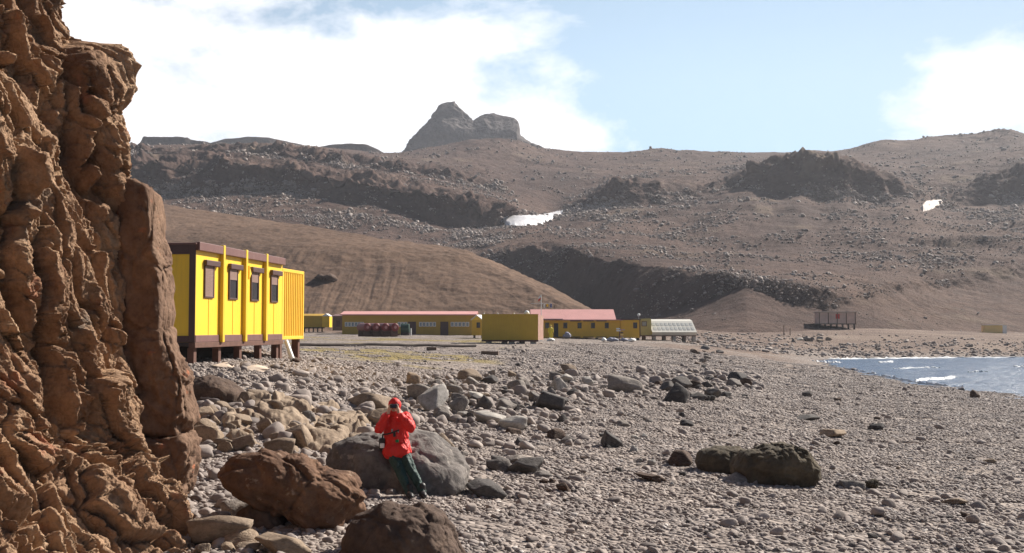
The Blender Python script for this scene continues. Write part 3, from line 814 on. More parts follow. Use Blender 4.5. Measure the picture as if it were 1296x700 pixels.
S('stone', 1081, 621, 34, 13, M['grey'], 'flat grey slab of a close pair right of the largest olive boulder', None, 'block', 2)
S('stone', 1106, 621, 18, 14, M['olivebrown'], 'small upright brown stone of a close pair right of the largest olive boulder', None, 'round', 3)
S('stone', 1058, 555, 38, 12, M['beige'], 'thin beige slab lying flat in the middle of the right beach', None, 'block', 4, depth=.9)
S('stone', 1022, 533, 36, 8, M['dark'], 'long low dark stone above the thin beige slab', None, 'block', 5)
S('stone', 1236, 504, 14, 11, M['darkbrown'], 'single round dark stone close to the water edge', None, 'round', 6)
S('stone', 940, 611, 40, 12, M['grey'], 'low grey stone at the shaded foot of the largest olive boulder', None, 'round', 7)
S('stone', 825, 611, 46, 12, M['darkbrown'], 'long low brown stone left of the olive boulders', None, 'angular', 8)
S('stone', 712, 624, 20, 13, M['darkbrown'], 'little dark brown stone alone on the lower middle shingle', None, 'angular', 2)
S('stone', 1212, 640, 34, 9, M['beige'], 'long thin beige stone alone at the lower right', None, 'angular', 3)
S('stone', 862, 590, 34, 20, M['darkbrown'], 'split dark stone just left of the smaller olive boulder', None, 'angular', 4)
S('stone', 470, 522, 64, 24, M['beige'], 'broad beige stone behind the left shoulder of the person', None, 'angular', 5)
S('stone', 552, 578, 50, 30, M['beige'], 'beige leaning slab behind the big grey boulder', None, 'angular', 6)
S('stone', 270, 690, 84, 44, M['beige'], 'broad beige rock at the foot of the cliff by the bottom left', None, 'block', 3)
S('stone', 352, 706, 74, 30, M['beige'], 'low beige rock on the bottom edge below the wedge boulder', None, 'angular', 8)

busy = list(BOXES)


def scatter(n, region, wpx, hr, mats, kinds, label, group, pack=.75, name='stone'):
    """individual stones inside a photo polygon"""
    poly = np.array(region, float); k = 0; tries = 0
    while k < n and tries < n * 40:
        tries += 1
        x = random.uniform(poly[:, 0].min(), poly[:, 0].max()); y = random.uniform(poly[:, 1].min(), poly[:, 1].max())
        c = False; j = len(poly) - 1
        for i in range(len(poly)):
            if (poly[i][1] > y) != (poly[j][1] > y) and x < (poly[j][0] - poly[i][0]) * (y - poly[i][1]) / (poly[j][1] - poly[i][1]) + poly[i][0]: c = not c
            j = i
        if not c: continue
        w = wpx[0] * (wpx[1] / wpx[0]) ** (random.random() ** 1.7)
        w *= min(1., max(.48, (y - 430) / 52))
        g = ground_pt(x, y); r = w * g[1] / F * .5
        if any((g[0] - a) ** 2 + (g[1] + r * .5 - b_) ** 2 < (rr * pack + r * pack) ** 2 for a, b_, rr in BOXES): continue
        S(name, x, y, w, w * random.uniform(*hr), random.choice(mats), label, group, random.choice(kinds))
        k += 1


# the jointed bedrock that the outcrop stones have broken from
oy = np.linspace(0, 1, 150); ox = np.linspace(0, 1, 260)
OX, OY = np.meshgrid(ox, oy)
n0, n1_, f0, f1_ = ground_pt(255, 584), ground_pt(490, 592), ground_pt(240, 512), ground_pt(500, 520)
XX = (n0[0] * (1 - OX) + n1_[0] * OX) * (1 - OY) + (f0[0] * (1 - OX) + f1_[0] * OX) * OY
YY_ = (n0[1] * (1 - OX) + n1_[1] * OX) * (1 - OY) + (f0[1] * (1 - OX) + f1_[1] * OX) * OY
qq = np.stack([XX, YY_, 0 * XX], -1).reshape(-1, 3)
wq = np.stack([perlin(qq * 1.5, 701), perlin(qq * 1.5 + 9, 702), 0 * qq[:, 0]], 1) * .25
hgt = 0
for fr_, am_, sd_ in ((1.1, .30, 705), (2.6, .14, 706), (6.0, .04, 707)):
    a1, a2, ar_, av_ = worley(qq * fr_ + wq * fr_ + [0, 0, .3], sd_)
    hgt = hgt + am_ * (ar_ - .35 + .8 * (av_[:, 0] * np.sin(ar_ * 91) + av_[:, 1] * np.sin(ar_ * 57)) - .9 * np.clip(1 - (a2 - a1) / .10, 0, 1))
hgt = hgt.reshape(OX.shape)
for _ in range(4): hgt[1:-1, 1:-1] = .4 * hgt[1:-1, 1:-1] + .15 * (hgt[:-2, 1:-1] + hgt[2:, 1:-1] + hgt[1:-1, :-2] + hgt[1:-1, 2:])
hgt = hgt.ravel() + .02 * fbm(qq * 6, 4, 708)
ed = np.minimum(np.minimum(OX, 1 - OX), np.minimum(OY, 1 - OY)).ravel()
hgt = hgt * .75 + .10 - .75 * (1 - sstep(0, .16, ed + .06 * fbm(qq * .8, 3, 709))) - .30 * sstep(.0, .5, fbm(qq * .55, 2, 711))
o = link('rock_outcrop', npmesh('rock_outcrop', np.stack([XX.ravel(), YY_.ravel(), H(XX.ravel(), YY_.ravel()) + hgt], -1), gridfaces(150, 260)), M['beige'], smooth=True)
tag(o, 'jointed beige bedrock outcrop breaking through the shingle between cliff and big grey boulder', 'outcrop')

B_, G_, D_, P_ = M['beige'], M['grey'], M['dark'], M['pale']
scatter(74, [(245, 520), (330, 508), (420, 520), (480, 535), (478, 575), (420, 592), (350, 578), (255, 572), (243, 550)], (14, 44), (.45, .8), [B_, B_, B_, B_, G_], ['angular', 'block'],
        'beige angular stone in the jumbled outcrop between cliff and big grey boulder', 'beige stones of the outcrop', .5)
scatter(12, [(235, 640), (300, 655), (330, 700), (380, 700), (250, 705), (225, 665)], (16, 46), (.45, .7), [B_, B_, G_], ['angular', 'round'],
        'beige stone lying at the foot of the cliff near the bottom edge', 'stones at the foot of the cliff')
scatter(70, [(440, 500), (560, 478), (700, 470), (770, 480), (770, 500), (700, 520), (600, 530), (560, 545), (500, 505)], (9, 34), (.45, .8), [G_, B_, D_, P_, G_], ['angular', 'block', 'round'],
        'grey or beige stone in the loose stone band behind the person in red', 'stones in the band behind the person', .5)
scatter(70, [(850, 446), (905, 440), (925, 455), (925, 470), (955, 490), (950, 508), (880, 510), (838, 500), (800, 505), (825, 490), (870, 475), (880, 460)], (8, 30), (.35, .62), [D_, D_, G_, M['darkbrown']], ['angular', 'block'],
        'dark stone in the clustered stone heap towards the water', 'dark clustered stones', .42)
scatter(30, [(560, 560), (640, 530), (760, 525), (860, 520), (900, 560), (860, 620), (740, 600), (640, 650), (590, 600)], (9, 30), (.4, .75), [G_, D_, D_, P_, M['darkbrown']], ['angular', 'round'],
        'loose stone scattered on the shingle between the person and the olive boulders', 'loose stones in mid beach')
scatter(16, [(960, 500), (1120, 500), (1280, 530), (1290, 690), (800, 695), (760, 640), (1050, 650), (1060, 540)], (8, 22), (.35, .6), [G_, D_, M['darkbrown'], B_], ['angular', 'round'],
        'lone small stone on the open shingle below the water', 'lone stones on open shingle')
scatter(10, [(520, 452), (700, 446), (820, 444), (850, 460), (760, 468), (560, 475)], (5, 13), (.45, .7), [G_, D_], ['angular'],
        'small stone on the upper beach below the far huts', 'small stones on the upper beach')

# ------------------------------------------------------------------ instanced small stones (nobody could count them)
def stone_cluster(seed, n, size, r0, r1, flat=(.35, .65), sub=2, layout=True):
    """a patch of n pebbles in one mesh, with a tone per pebble"""
    rg = np.random.default_rng(seed)
    vs, fs, tn = [], [], []; b0 = 0
    shapes = [rock_verts(sub, 900 + k + seed, 12, 10., amp=.05) for k in range(8)]
    pts = []
    if layout:
        m = int(math.sqrt(n)) + 1
        for i in range(m):
            for j in range(m):
                pts.append(((i + rg.uniform(.02, .98)) / m - .5, (j + rg.uniform(.02, .98)) / m - .5))
        rg.shuffle(pts); pts = pts[:n]
    else:
        pts = [(0, 0)] * n
    for (x, y) in pts:
        P, Fa = shapes[rg.integers(8)]
        d = r0 * (r1 / r0) ** (rg.random() ** 1.6)
        a = rg.uniform(0, 6.28); el = rg.uniform(.65, 1.); h = rg.uniform(*flat)
        Q = (P - [0, 0, .5]) * [d, d * el, d * h]
        t1, t2 = rg.normal(0, .22, 2)
        Rm = np.array(Matrix.Rotation(a, 3, 'Z') @ Matrix.Rotation(t1, 3, 'X') @ Matrix.Rotation(t2, 3, 'Y'))
        Q = Q @ Rm.T + [x * size, y * size, d * h * rg.uniform(.04, .33)]
        vs.append(Q); fs.append(Fa + b0); b0 += len(Q)
        tn.append(np.full(len(Q), np.clip(rg.normal(.5, .21) + (.3 if rg.random() < .04 else 0), 0, 1)))
    me = npmesh('pebbles', np.concatenate(vs), np.concatenate(fs))
    at = me.attributes.new('tone', 'FLOAT', 'POINT'); at.data.foreach_set('value', np.concatenate(tn).astype(np.float32))
    me.polygons.foreach_set('use_smooth', np.ones(len(me.polygons), bool))
    return me


def instancer(name, meshes, mat, pos, rot, scl, vid, label=None):
    coll = bpy.data.collections.new(name + ' variants')
    for k, me in enumerate(meshes):
        if not me.materials: me.materials.append(mat)
        o = bpy.data.objects.new(f'{name}_variant_{k:02d}', me); coll.objects.link(o)
    pm = bpy.data.meshes.new(name)
    n = len(pos)
    pm.vertices.add(n); pm.vertices.foreach_set('co', np.asarray(pos, np.float32).ravel())
    for nm, ty, arr in (('rot', 'FLOAT_VECTOR', rot), ('scl', 'FLOAT_VECTOR', scl), ('vid', 'INT', vid)):
        at = pm.attributes.new(nm, ty, 'POINT')
        at.data.foreach_set('vector' if ty == 'FLOAT_VECTOR' else 'value', np.asarray(arr, np.int32 if ty == 'INT' else np.float32).ravel())
    o = link(name, pm, mat)
    ng = bpy.data.node_groups.new(name, 'GeometryNodeTree')
    ng.interface.new_socket('Geometry', in_out='INPUT', socket_type='NodeSocketGeometry')
    ng.interface.new_socket('Geometry', in_out='OUTPUT', socket_type='NodeSocketGeometry')
    gi = ng.nodes.new('NodeGroupInput'); go = ng.nodes.new('NodeGroupOutput')
    ci = ng.nodes.new('GeometryNodeCollectionInfo'); ci.inputs['Collection'].default_value = coll
    ci.inputs['Separate Children'].default_value = True; ci.inputs['Reset Children'].default_value = True
    ip = ng.nodes.new('GeometryNodeInstanceOnPoints'); ip.inputs['Pick Instance'].default_value = True
    at = {}
    for nm, ty in (('rot', 'FLOAT_VECTOR'), ('scl', 'FLOAT_VECTOR'), ('vid', 'INT')):
        a = ng.nodes.new('GeometryNodeInputNamedAttribute'); a.data_type = ty; a.inputs['Name'].default_value = nm; at[nm] = a.outputs['Attribute']
    ln = ng.links.new
    ln(gi.outputs[0], ip.inputs['Points']); ln(ci.outputs[0], ip.inputs['Instance']); ln(at['vid'], ip.inputs['Instance Index'])
    ln(at['rot'], ip.inputs['Rotation']); ln(at['scl'], ip.inputs['Scale']); ln(ip.outputs[0], go.inputs[0])
    md = o.modifiers.new('scatter', 'NODES'); md.node_group = ng
    tag(o, label, kind='stuff')
    return o


def slope_rot(x, y, a, e=.6):
    gx = (H(x + e, y) - H(x - e, y)) / (2 * e); gy = (H(x, y + e) - H(x, y - e)) / (2 * e)
    out = []
    for k in range(len(x)):
        n = Vector((-gx[k], -gy[k], 1)).normalized()
        q = n.to_track_quat('Z', 'Y') @ Matrix.Rotation(a[k], 3, 'Z').to_quaternion()
        out.append(q.to_euler()[:])
    return np.array(out)


# pebble carpet: patches that cover the beach in front
px_, py_, sc_ = [], [], []
Yc = 9.0
while Yc < 118:
    s = .82 if Yc < 40 else (.92 if Yc < 62 else 1.15)
    x0 = (-60 - CX) / F * Yc - 1; x1 = (1360 - CX) / F * Yc + 1
    xs = np.arange(x0, x1, s)
    px_.append(xs + RNG.uniform(-.12, .12, len(xs)) * s); py_.append(Yc + RNG.uniform(-.12, .12, len(xs)) * s); sc_.append(np.full(len(xs), s / .82))
    Yc += s
gx = np.concatenate(px_); gy = np.concatenate(py_); gs = np.concatenate(sc_)
gz = H(gx, gy)
gpx = CX + F * gx / gy
keep = (gz > .03) & ~((gpx > 340) & (gpx < 640) & (gy > 48) & (RNG.random(len(gx)) < .8)) & ~((gpx < 700) & (gy > 85)) & (RNG.random(len(gx)) < np.clip(1.5 - gy / 110, .15, 1))
gx, gy, gz, gs = gx[keep], gy[keep], gz[keep], gs[keep]
rot = slope_rot(gx, gy, RNG.uniform(0, 6.28, len(gx)))
meshes = [stone_cluster(40 + k, 230, 1.0, .040, .112) for k in range(6)] + [stone_cluster(60 + k, 150, 1.0, .048, .165) for k in range(4)]
vid = np.where(RNG.random(len(gx)) < .62, RNG.integers(0, 6, len(gx)), RNG.integers(6, 10, len(gx)))
instancer('shingle_pebbles', meshes, M['pebble'], np.stack([gx, gy, gz - .012], 1), rot, np.stack([gs, gs, gs], 1), vid)

# cobbles, larger than pebbles, too many to count
def cobbles(n, seed):
    rg = np.random.default_rng(seed)
    PXs, PYs = [], []
    Y = 10 + 100 * rg.random(n) ** 1.6; px = rg.uniform(150, 1340, n)
    x = (px - CX) / F * Y; z = H(x, Y)
    dn = fbm(np.stack([x / 5, Y / 5, 0 * x], 1), 3, 123)
    band = np.exp(-((Y - np.interp(px, [200, 500, 700, 900, 1300], [23, 30, 40, 60, 90])) / np.interp(px, [200, 700, 1300], [5, 12, 10])) ** 2) * (px < 960)
    keep = (z > .02) & (rg.random(n) < np.clip(.14 + .4 * dn + .8 * band, .03, 1)) & ~((Y > 50) & (px < 640))
    return x[keep], Y[keep], z[keep], band[keep]


x, Y, z, bnd = cobbles(17000, 5)
ok = np.ones(len(x), bool)
for a, b_, r_ in BOXES:
    if r_ > .3: ok &= (x - a) ** 2 + (Y - b_) ** 2 > (r_ * .8) ** 2
x, Y, z, bnd = x[ok], Y[ok], z[ok], bnd[ok]
n = len(x)
cs = RNG.uniform(.10, .21, n) * (1 + (RNG.random(n) ** 4) * 1.1) * np.clip(Y / 50, .9, 1.25) * (1 + .7 * bnd)
cm = []
for k in range(10):
    cm.append(stone_cluster(200 + k, 1, 1., 1., 1.01, (.45, .75), sub=3, layout=False))
instancer('cobble_rubble', cm, M['pebble'], np.stack([x, Y, z], 1), np.stack([RNG.normal(0, .2, n), RNG.normal(0, .2, n), RNG.uniform(0, 6.28, n)], 1),
          np.stack([cs, cs, cs], 1), RNG.integers(0, 10, n))

Yq = RNG.uniform(148, 214, 5200); pq = RNG.uniform(850, 1345, 5200); xq = (pq - CX) / F * Yq; zq = H(xq, Yq)
kq = (zq > .05) & (RNG.random(5200) < np.clip(.55 + .9 * fbm(np.stack([xq / 14, Yq / 9, 0 * xq], 1), 3, 133) - sstep(170, 205, Yq) * .35, .05, 1))
xq, Yq, zq = xq[kq], Yq[kq], zq[kq]; n = len(xq)
cs = RNG.uniform(.22, .55, n) * (1 + 1.2 * RNG.random(n) ** 6)
instancer('far_shore_rubble', cm, M['pebble'], np.stack([xq, Yq, zq], 1), np.stack([RNG.normal(0, .2, n), RNG.normal(0, .2, n), RNG.uniform(0, 6.28, n)], 1), np.stack([cs, cs, cs * .8], 1), RNG.integers(0, 10, n))

# scree on the hillside
w = np.clip(RB.ravel(), .3, 1.6).copy()
rowi = np.repeat(np.arange(PB.shape[0]), PB.shape[1])
w *= np.where((rowi > 55) & (rowi < 160), 3.2, 1.) * np.where(rowi < 14, .6, 1)
qn = fbm(PB.reshape(-1, 3) / 38, 4, 55)
w *= np.clip(.35 + 1.5 * qn + 1.1 * fbm(PB.reshape(-1, 3) / 11, 3, 57), .05, 3) ** 1.35
colpx = np.tile(np.linspace(-160, 1480, PB.shape[1]), PB.shape[0])
w *= (colpx > 150) & (colpx < 1320)
w *= np.where(RB.ravel() > 1.15, .12, 1)
w *= np.where(rowi > 330, .5, 1)
idx = RNG.choice(len(w), 75000, p=w / w.sum())
pp = PB.reshape(-1, 3)[idx] + RNG.normal(0, .6, (len(idx), 3)) * [1, 1, 0]
ss = RNG.uniform(.2, .66, len(idx)) * (1 + 2.8 * RNG.random(len(idx)) ** 9) * np.clip(pp[:, 1] / 420, .7, 1.5)
instancer('scree_rubble', cm, M['scree'], pp, RNG.uniform(-.5, .5, (len(idx), 3)) + np.stack([0 * ss, 0 * ss, RNG.uniform(0, 6.28, len(ss))], 1), np.stack([ss, ss, ss], 1), RNG.integers(0, 10, len(idx)))

# ------------------------------------------------------------------ cliff
def build_cliff():
    nv = 820
    edge_py = [-260, 0, 20, 40, 50, 56, 66, 80, 110, 125, 140, 170, 200, 235, 300, 420, 490, 545, 580, 620, 660, 700, 800, 900]
    edge_px = [55, 88, 96, 104, 116, 148, 166, 178, 180, 170, 160, 168, 172, 168, 165, 168, 176, 182, 192, 212, 236, 258, 285, 300]
    py = np.linspace(-260, 860, nv)
    ex = np.interp(py, edge_py, edge_px)
    exs = np.interp(py, [-260, 0, 200, 420, 560, 620, 700, 900], [70, 110, 160, 166, 184, 212, 258, 300])
    eY = np.interp(py, [-260, 0, 300, 560, 700, 860], [18.4, 18.0, 17.6, 17.2, 15.9, 14.6])
    t = np.concatenate([np.linspace(0, 1, 520), np.linspace(1, 1.5, 92)[1:]]); nt2 = len(t)
    T, PY = np.meshgrid(t, py)
    ex = ex + 5 * sstep(20, 60, py) * (1 - sstep(150, 250, py)) - 2 * sstep(225, 260, py) * (1 - sstep(520, 600, py))
    EX = ex[:, None]; EXS = exs[:, None]; EY = eY[:, None]
    tf = np.minimum(T, 1)
    pxl, Yl = -330., 8.5
    PXX = pxl + (EXS - pxl) * tf ** .85 + (EX - EXS) * sstep(.80, 1.0, tf); YYY = Yl + (EY - Yl) * tf
    P = pt(PXX, PY, YYY)
    back = np.maximum(T - 1, 0)
    P[..., 0] -= back * 9; P[..., 1] += back * 7
    nrm = np.stack([np.full_like(T, .93), np.full_like(T, -.36), .05 + .55 * sstep(500, 660, PY)], -1)
    nrm /= np.linalg.norm(nrm, axis=-1, keepdims=True)
    bl = sstep(.98, 1.08, T)[..., None]
    nrm = nrm * (1 - bl) + np.array([.5, .85, .0]) * bl
    q = P.reshape(-1, 3)
    wv = np.stack([perlin(q * .9 + 3, 501), perlin(q * .9 + 13, 502), perlin(q * .9 + 23, 503)], 1)
    wf = np.stack([perlin(q * 3.1 + 3, 504), perlin(q * 3.1 + 13, 505), perlin(q * 3.1 + 23, 506)], 1)

    def facets(qq, seed, off, tilt, crack, cw):
        """planar faces: every cell has its own offset and slant, with open joints between cells"""
        f1, f2, rid, vec = worley(qq, seed)
        g = np.stack([np.sin(rid * 91), np.sin(rid * 57 + 1), np.sin(rid * 37 + 2)], 1)
        return off * (rid - .5) + tilt * (vec * g).sum(1) - crack * np.clip(1 - (f2 - f1) / cw, 0, 1) ** 1.5

    lean = np.array([[1, 0, 0], [0, 1, .28], [0, -.1, 1]])
    ql = q @ lean.T
    def billow(qq, o, seed, gain=.5, lac=2.15):
        """rounded knobs parted by sharp creases"""
        am, t = 1., 0
        for k in range(o):
            t = t + am * (np.abs(perlin(qq, seed + 19 * k)) * 2.2 - .55); qq = qq * lac + 7.3; am *= gain
        return t

    d = facets(ql * np.array([.55, .85, .16]) + wv * .25 + wf * .04, 510, .58, .20, .30, .06)
    d += facets(ql * np.array([1.2, 1.6, .60]) + wv * .3 + wf * .08, 520, .20, .26, .10, .07)
    dbig = d.copy()
    rug = .45 + .75 * sstep(-.35, .35, perlin(q * .55 + 4, 533))
    d += .135 * rug * billow(ql * np.array([1.1, 1.5, .42]) + wv * .22, 7, 560, .62)
    d += facets(ql * np.array([3.2, 3.6, 2.2]) + wv * .5 + wf * .25, 530, .07, .13, .035, .08) * rug
    d += .020 * billow(q * 7.5 + wf * .4, 4, 580, .6) + .30 * fbm(q * .42, 3, 540)
    cr = np.abs(perlin(ql * np.array([.7, 1.5, .22]) + wv * .5 + wf * .06, 590))
    d -= .26 * np.exp(-(cr / .028) ** 2) * sstep(-.2, .2, perlin(q * .6, 591))
    d = d.reshape(T.shape); dbig = dbig.reshape(T.shape)
    # the left mass stands proud of the right part along a descending edge
    bx = np.interp(PY, [-260, 75, 130, 180, 280, 400, 480, 560, 700, 860], [-120, -20, 30, 58, 66, 108, 124, 180, 268, 330])
    proud = 1 - sstep(-16, 10, PXX - bx)
    stepd = .60 * (proud - .3) * (1 - sstep(.85, 1., T))
    d += stepd
    # upright groove between the cliff and its outer pillar
    gx = np.interp(PY, [-260, 60, 200, 430], [60, 112, 118, 150])
    d -= .28 * np.exp(-((PXX - gx) / 7) ** 2) * (PY < 470)
    edgefade = sstep(.90, 1.0, T) * (T < 1.25)
    d = d - .80 * edgefade * dbig
    P = P + nrm * d[..., None]
    me = npmesh('cliff', P.reshape(-1, 3), gridfaces(nv, nt2))
    o = link('cliff', me, M['cliff'], smooth=True)
    tag(o, 'tall craggy brown rock cliff filling the left side of the beach', 'cliff')
    # its back, top and far side are closed by a plain hull behind the sheet
    return o


build_cliff()


# ------------------------------------------------------------------ buildings
def zpix(py, Y): return float(pt(CX, py, Y)[2])
def xpix(px, Y): return float(pt(px, HY, Y)[0])


# the yellow cabin close by
A = pt(246, 433.3, 31.1); Bp = pt(357, 431.7, 38.5)
ang = math.atan2(Bp[1] - A[1], Bp[0] - A[0])
Ln = math.hypot(Bp[1] - A[1], Bp[0] - A[0]); WH = 2.8; WD = 2.9
cab = empty('yellow_cabin', (A[0], A[1], A[2]), ang)      # local x along the long face, local y to the left (into the cabin), z up
tag(cab, 'bright yellow cabin with brown trim and four windows raised on posts beside the cliff', 'cabin')
MB().box(.012, Ln - .012, .012, WD - .012, 0, WH - .03).build('wall', M['yellow'], cab)
bay = Ln / 4
fr = MB()
fr.box(-.03, .0, -.02, .17, 0, WH).box(-.03, .0, WD - .15, WD + .02, 0, WH).box(-.028, .0, .17, WD - .15, WH - .30, WH - .004).box(-.028, .0, .17, WD - .15, .004, .18)
fr.build('end_frame', M['dark_trim'], cab, .008)
MB().box(-.04, Ln + .03, -.03, WD + .03, WH - .028, WH + .025).build('roof', M['brown_trim'], cab, .01)
for k in range(4):
    x0 = k * bay + (.10 if k else .04); x1 = (k + 1) * bay - (.08 if k < 3 else .02)
    MB().box(x0, x1, -.11, .012, WH - .19, WH + .055).build('roof_trim', M['brown_trim'], cab, .015)
    MB().box(x0, x1, -.02, .012, .0, .20).build('base_trim', M['brown_trim'], cab, .008)
    # panel joints
    wx = k * bay + bay * .36; ww = .60; wz0 = 1.33; wz1 = 2.22
    f = MB().box(wx - .05, wx, -.035, .02, wz0 - .05, wz1).box(wx + ww, wx + ww + .05, -.035, .02, wz0 - .05, wz1).box(wx, wx + ww, -.035, .02, wz0 - .05, wz0).build('window', M['dark_trim'], cab, .006)
    if k == 0:
        bl = MB()
        for j in range(22): bl.box(wx, wx + ww, -.02, .02, wz0 + j * .04, wz0 + j * .04 + .032)
        bl.build('blind', M['blind'], f)
    else:
        MB().box(wx, wx + ww, -.004, .02, wz0, wz0 + .56).build('glass', M['glass'], f)
        bl = MB()
        for j in range(9): bl.box(wx, wx + ww, -.02, .02, wz0 + .56 + j * .036, wz0 + .56 + j * .036 + .03)
        bl.build('blind', M['blind'], f)
    MB().box(wx - .08, wx + ww + .34, -.10, .012, wz1 - .01, wz1 + .16).build('shutter_box', M['dark_trim'], f, .02)
    MB().box(k * bay + bay * .53, k * bay + bay * .54, -.0, .0125, .21, wz0 - .06).build('panel_joint', M['yellow_post'], cab)
for k in (1, 2, 3):
    MB().box(k * bay - .07, k * bay + .09, -.115, .012, -.02, WH + .085).build('post', M['yellow_post'], cab, .015)
MB().prism([(2 * bay + .25, 1.95), (2 * bay + .25, 2.40), (2 * bay + .45, 2.15)], -.10, .0, 'y').build('wall_lamp', M['yellow_post'], cab, .01)
MB().box(-.02, Ln, .0, WD, -.12, -.003).build('floor_beam', M['under'], cab, .01)
MB().box(-.03, Ln + .02, -.035, .16, -.16, -.006).build('edge_beam', M['rust'], cab, .01)
for k in range(5):
    for (yy, zz) in ((.08, 0), (WD - .3, 0)):
        x = (.25, .25 + 1.8, .25 + 3.5, .25 + 5.3, Ln - .25)[k]
        gw = A + np.array([math.cos(ang) * x - math.sin(ang) * yy, math.sin(ang) * x + math.cos(ang) * yy, 0])
        zg = float(H(gw[0], gw[1])[0]) - A[2]
        MB().box(x - .10, x + .10, yy, yy + .2, zg - .25, -.125 if yy > 1 else -.162).build('stilt', M['rust'], cab, .01)
MB().box(.2, Ln - .1, WD * .5, WD * .5 + .1, -.9, -.125).build('skirt_board', M['under'], cab)

# corrugated container standing at its far end
dirL = np.array([math.cos(ang), math.sin(ang), 0]); dirN = np.array([-math.sin(ang), math.cos(ang), 0])
C0 = A + dirL * (Ln + .10) + dirN * .06
con = empty('shipping_container', tuple(C0), ang)
tag(con, 'orange yellow corrugated container standing at the far end of the yellow cabin', 'container')
w = MB(); CLn = 2.44; CH = 2.52; n = 11
w.box(.06, CLn - .06, .06, 5.9, .05, CH - .05); w.build('body', M['orange'], con)
f = MB()
for k in range(n):
    x0 = .12 + k * (CLn - .24) / n; q_ = (CLn - .24) / n
    f.add([(x0, .055, .12), (x0 + q_ * .25, .0, .12), (x0 + q_ * .6, .0, .12), (x0 + q_ * .85, .055, .12), (x0, .055, CH - .12), (x0 + q_ * .25, .0, CH - .12), (x0 + q_ * .6, .0, CH - .12), (x0 + q_ * .85, .055, CH - .12)],
          [[0, 1, 5, 4], [1, 2, 6, 5], [2, 3, 7, 6], [4, 5, 6, 7], [3, 2, 1, 0]])
f.build('corrugated_panel', M['orange'], con)
f = MB().box(0, .12, -.02, .12, 0, CH).box(CLn - .12, CLn, -.02, .12, 0, CH).box(.12, CLn - .12, -.018, .12, CH - .12, CH - .003).box(.12, CLn - .12, -.018, .12, .003, .12)
f.build('frame', M['orange'], con, .01)
for (x, y) in ((.15, .1), (CLn - .3, .1), (.15, 5.5), (CLn - .3, 5.5)):
    gw = C0 + dirL * x + dirN * y
    MB().box(x, x + .2, y, y + .25, float(H(gw[0], gw[1])[0]) - C0[2] - .2, .0).build('foot_block', M['rust'], con)

# pale slabs on the shingle in front of it and the stones at its end
for (px, py, w_, d_, lb) in ((276, 463, 34, .9, 'pale cracked concrete slab on the shingle, nearer the cliff end of the cabin'), (313, 466, 46, .7, 'pale cracked concrete slab on the shingle below the middle of the cabin')):
    g = ground_pt(px, py + 2); W_ = w_ * g[1] / F
    me = npmesh('concrete_slab', *rock_verts(4, px, 8, 20., amp=.10)); me.polygons.foreach_set('use_smooth', np.ones(len(me.polygons), bool))
    o = link('concrete_slab', me, M['sandpale']); o.scale = (W_, d_ * 1.6, .30); o.location = (g[0], g[1] + .4, g[2] - .17); tag(o, lb, 'slab')
g = ground_pt(372, 459)
pl = MB(); pl.tube((g[0] - .34, g[1] + .3, g[2] + .75), (g[0] - .05, g[1] - .05, g[2] + .12), .07, .09, 12)
tag(pl.build('drain_pipe', M['white'], None, .01, True), 'short white pipe sloping down at the far corner of the yellow cabin', 'pipe')
S('stone', 372, 459, 14, 8, M['darkbrown'], 'dark stone at the lower end of the short white pipe', None, 'round', 2)


def part_windows(root, rects, ywall, frame_mat, glass_mat, t=.05):
    for (x0, x1, z0, z1) in rects:
        f = MB().box(x0, x1, ywall - t, ywall + .01, z1 - .07, z1).box(x0, x1, ywall - t, ywall + .01, z0, z0 + .07).box(x0, x0 + .07, ywall - t, ywall + .01, z0 + .07, z1 - .07).box(x1 - .07, x1, ywall - t, ywall + .01, z0 + .07, z1 - .07)
        f = f.build('window', frame_mat, root)
        MB().box(x0 + .07, x1 - .07, ywall - .02, ywall + .01, z0 + .07, z1 - .07).build('glass', glass_mat, f)


# --- long low building
Yb = 160.; s = Yb / F
x0 = xpix(433, Yb); LB = 168 * s; zb = zpix(422, Yb)
lb = empty('long_building', (x0, Yb, zb), 0)
tag(lb, 'long low ochre building with thin red roof and a row of windows', 'building')
hb = 2.75
MB().box(0, LB, 0, 7, -.4, hb).build('wall', M['ochre_dark'], lb)
MB().prism([(-.35, hb - .12), (3.5, hb + .38), (7.35, hb - .12), (7.35, hb + .03), (3.5, hb + .53), (-.35, hb + .03)], -.3, LB + .3).build('roof', M['roof'], lb)
wins = [(.4 + i * .47, .4 + i * .47 + .42, 1.0, 1.65) for i in range(6)] + [(8.1 + i * .47, 8.1 + i * .47 + .42, 1.0, 1.65) for i in range(3)] + [(11.2 + i * .5, 11.2 + i * .5 + .44, 1.0, 1.65) for i in range(5)] + [(15.8 + i * .55, 15.8 + i * .55 + .48, 1.0, 1.65) for i in range(5)]
part_windows(lb, wins, 0, M['white'], M['glasspale'])
for xd in (9.6, 14.3):
    MB().box(xd, xd + 1.15, -.04, .02, -.3, 1.7).build('door', M['dark_trim'], lb)

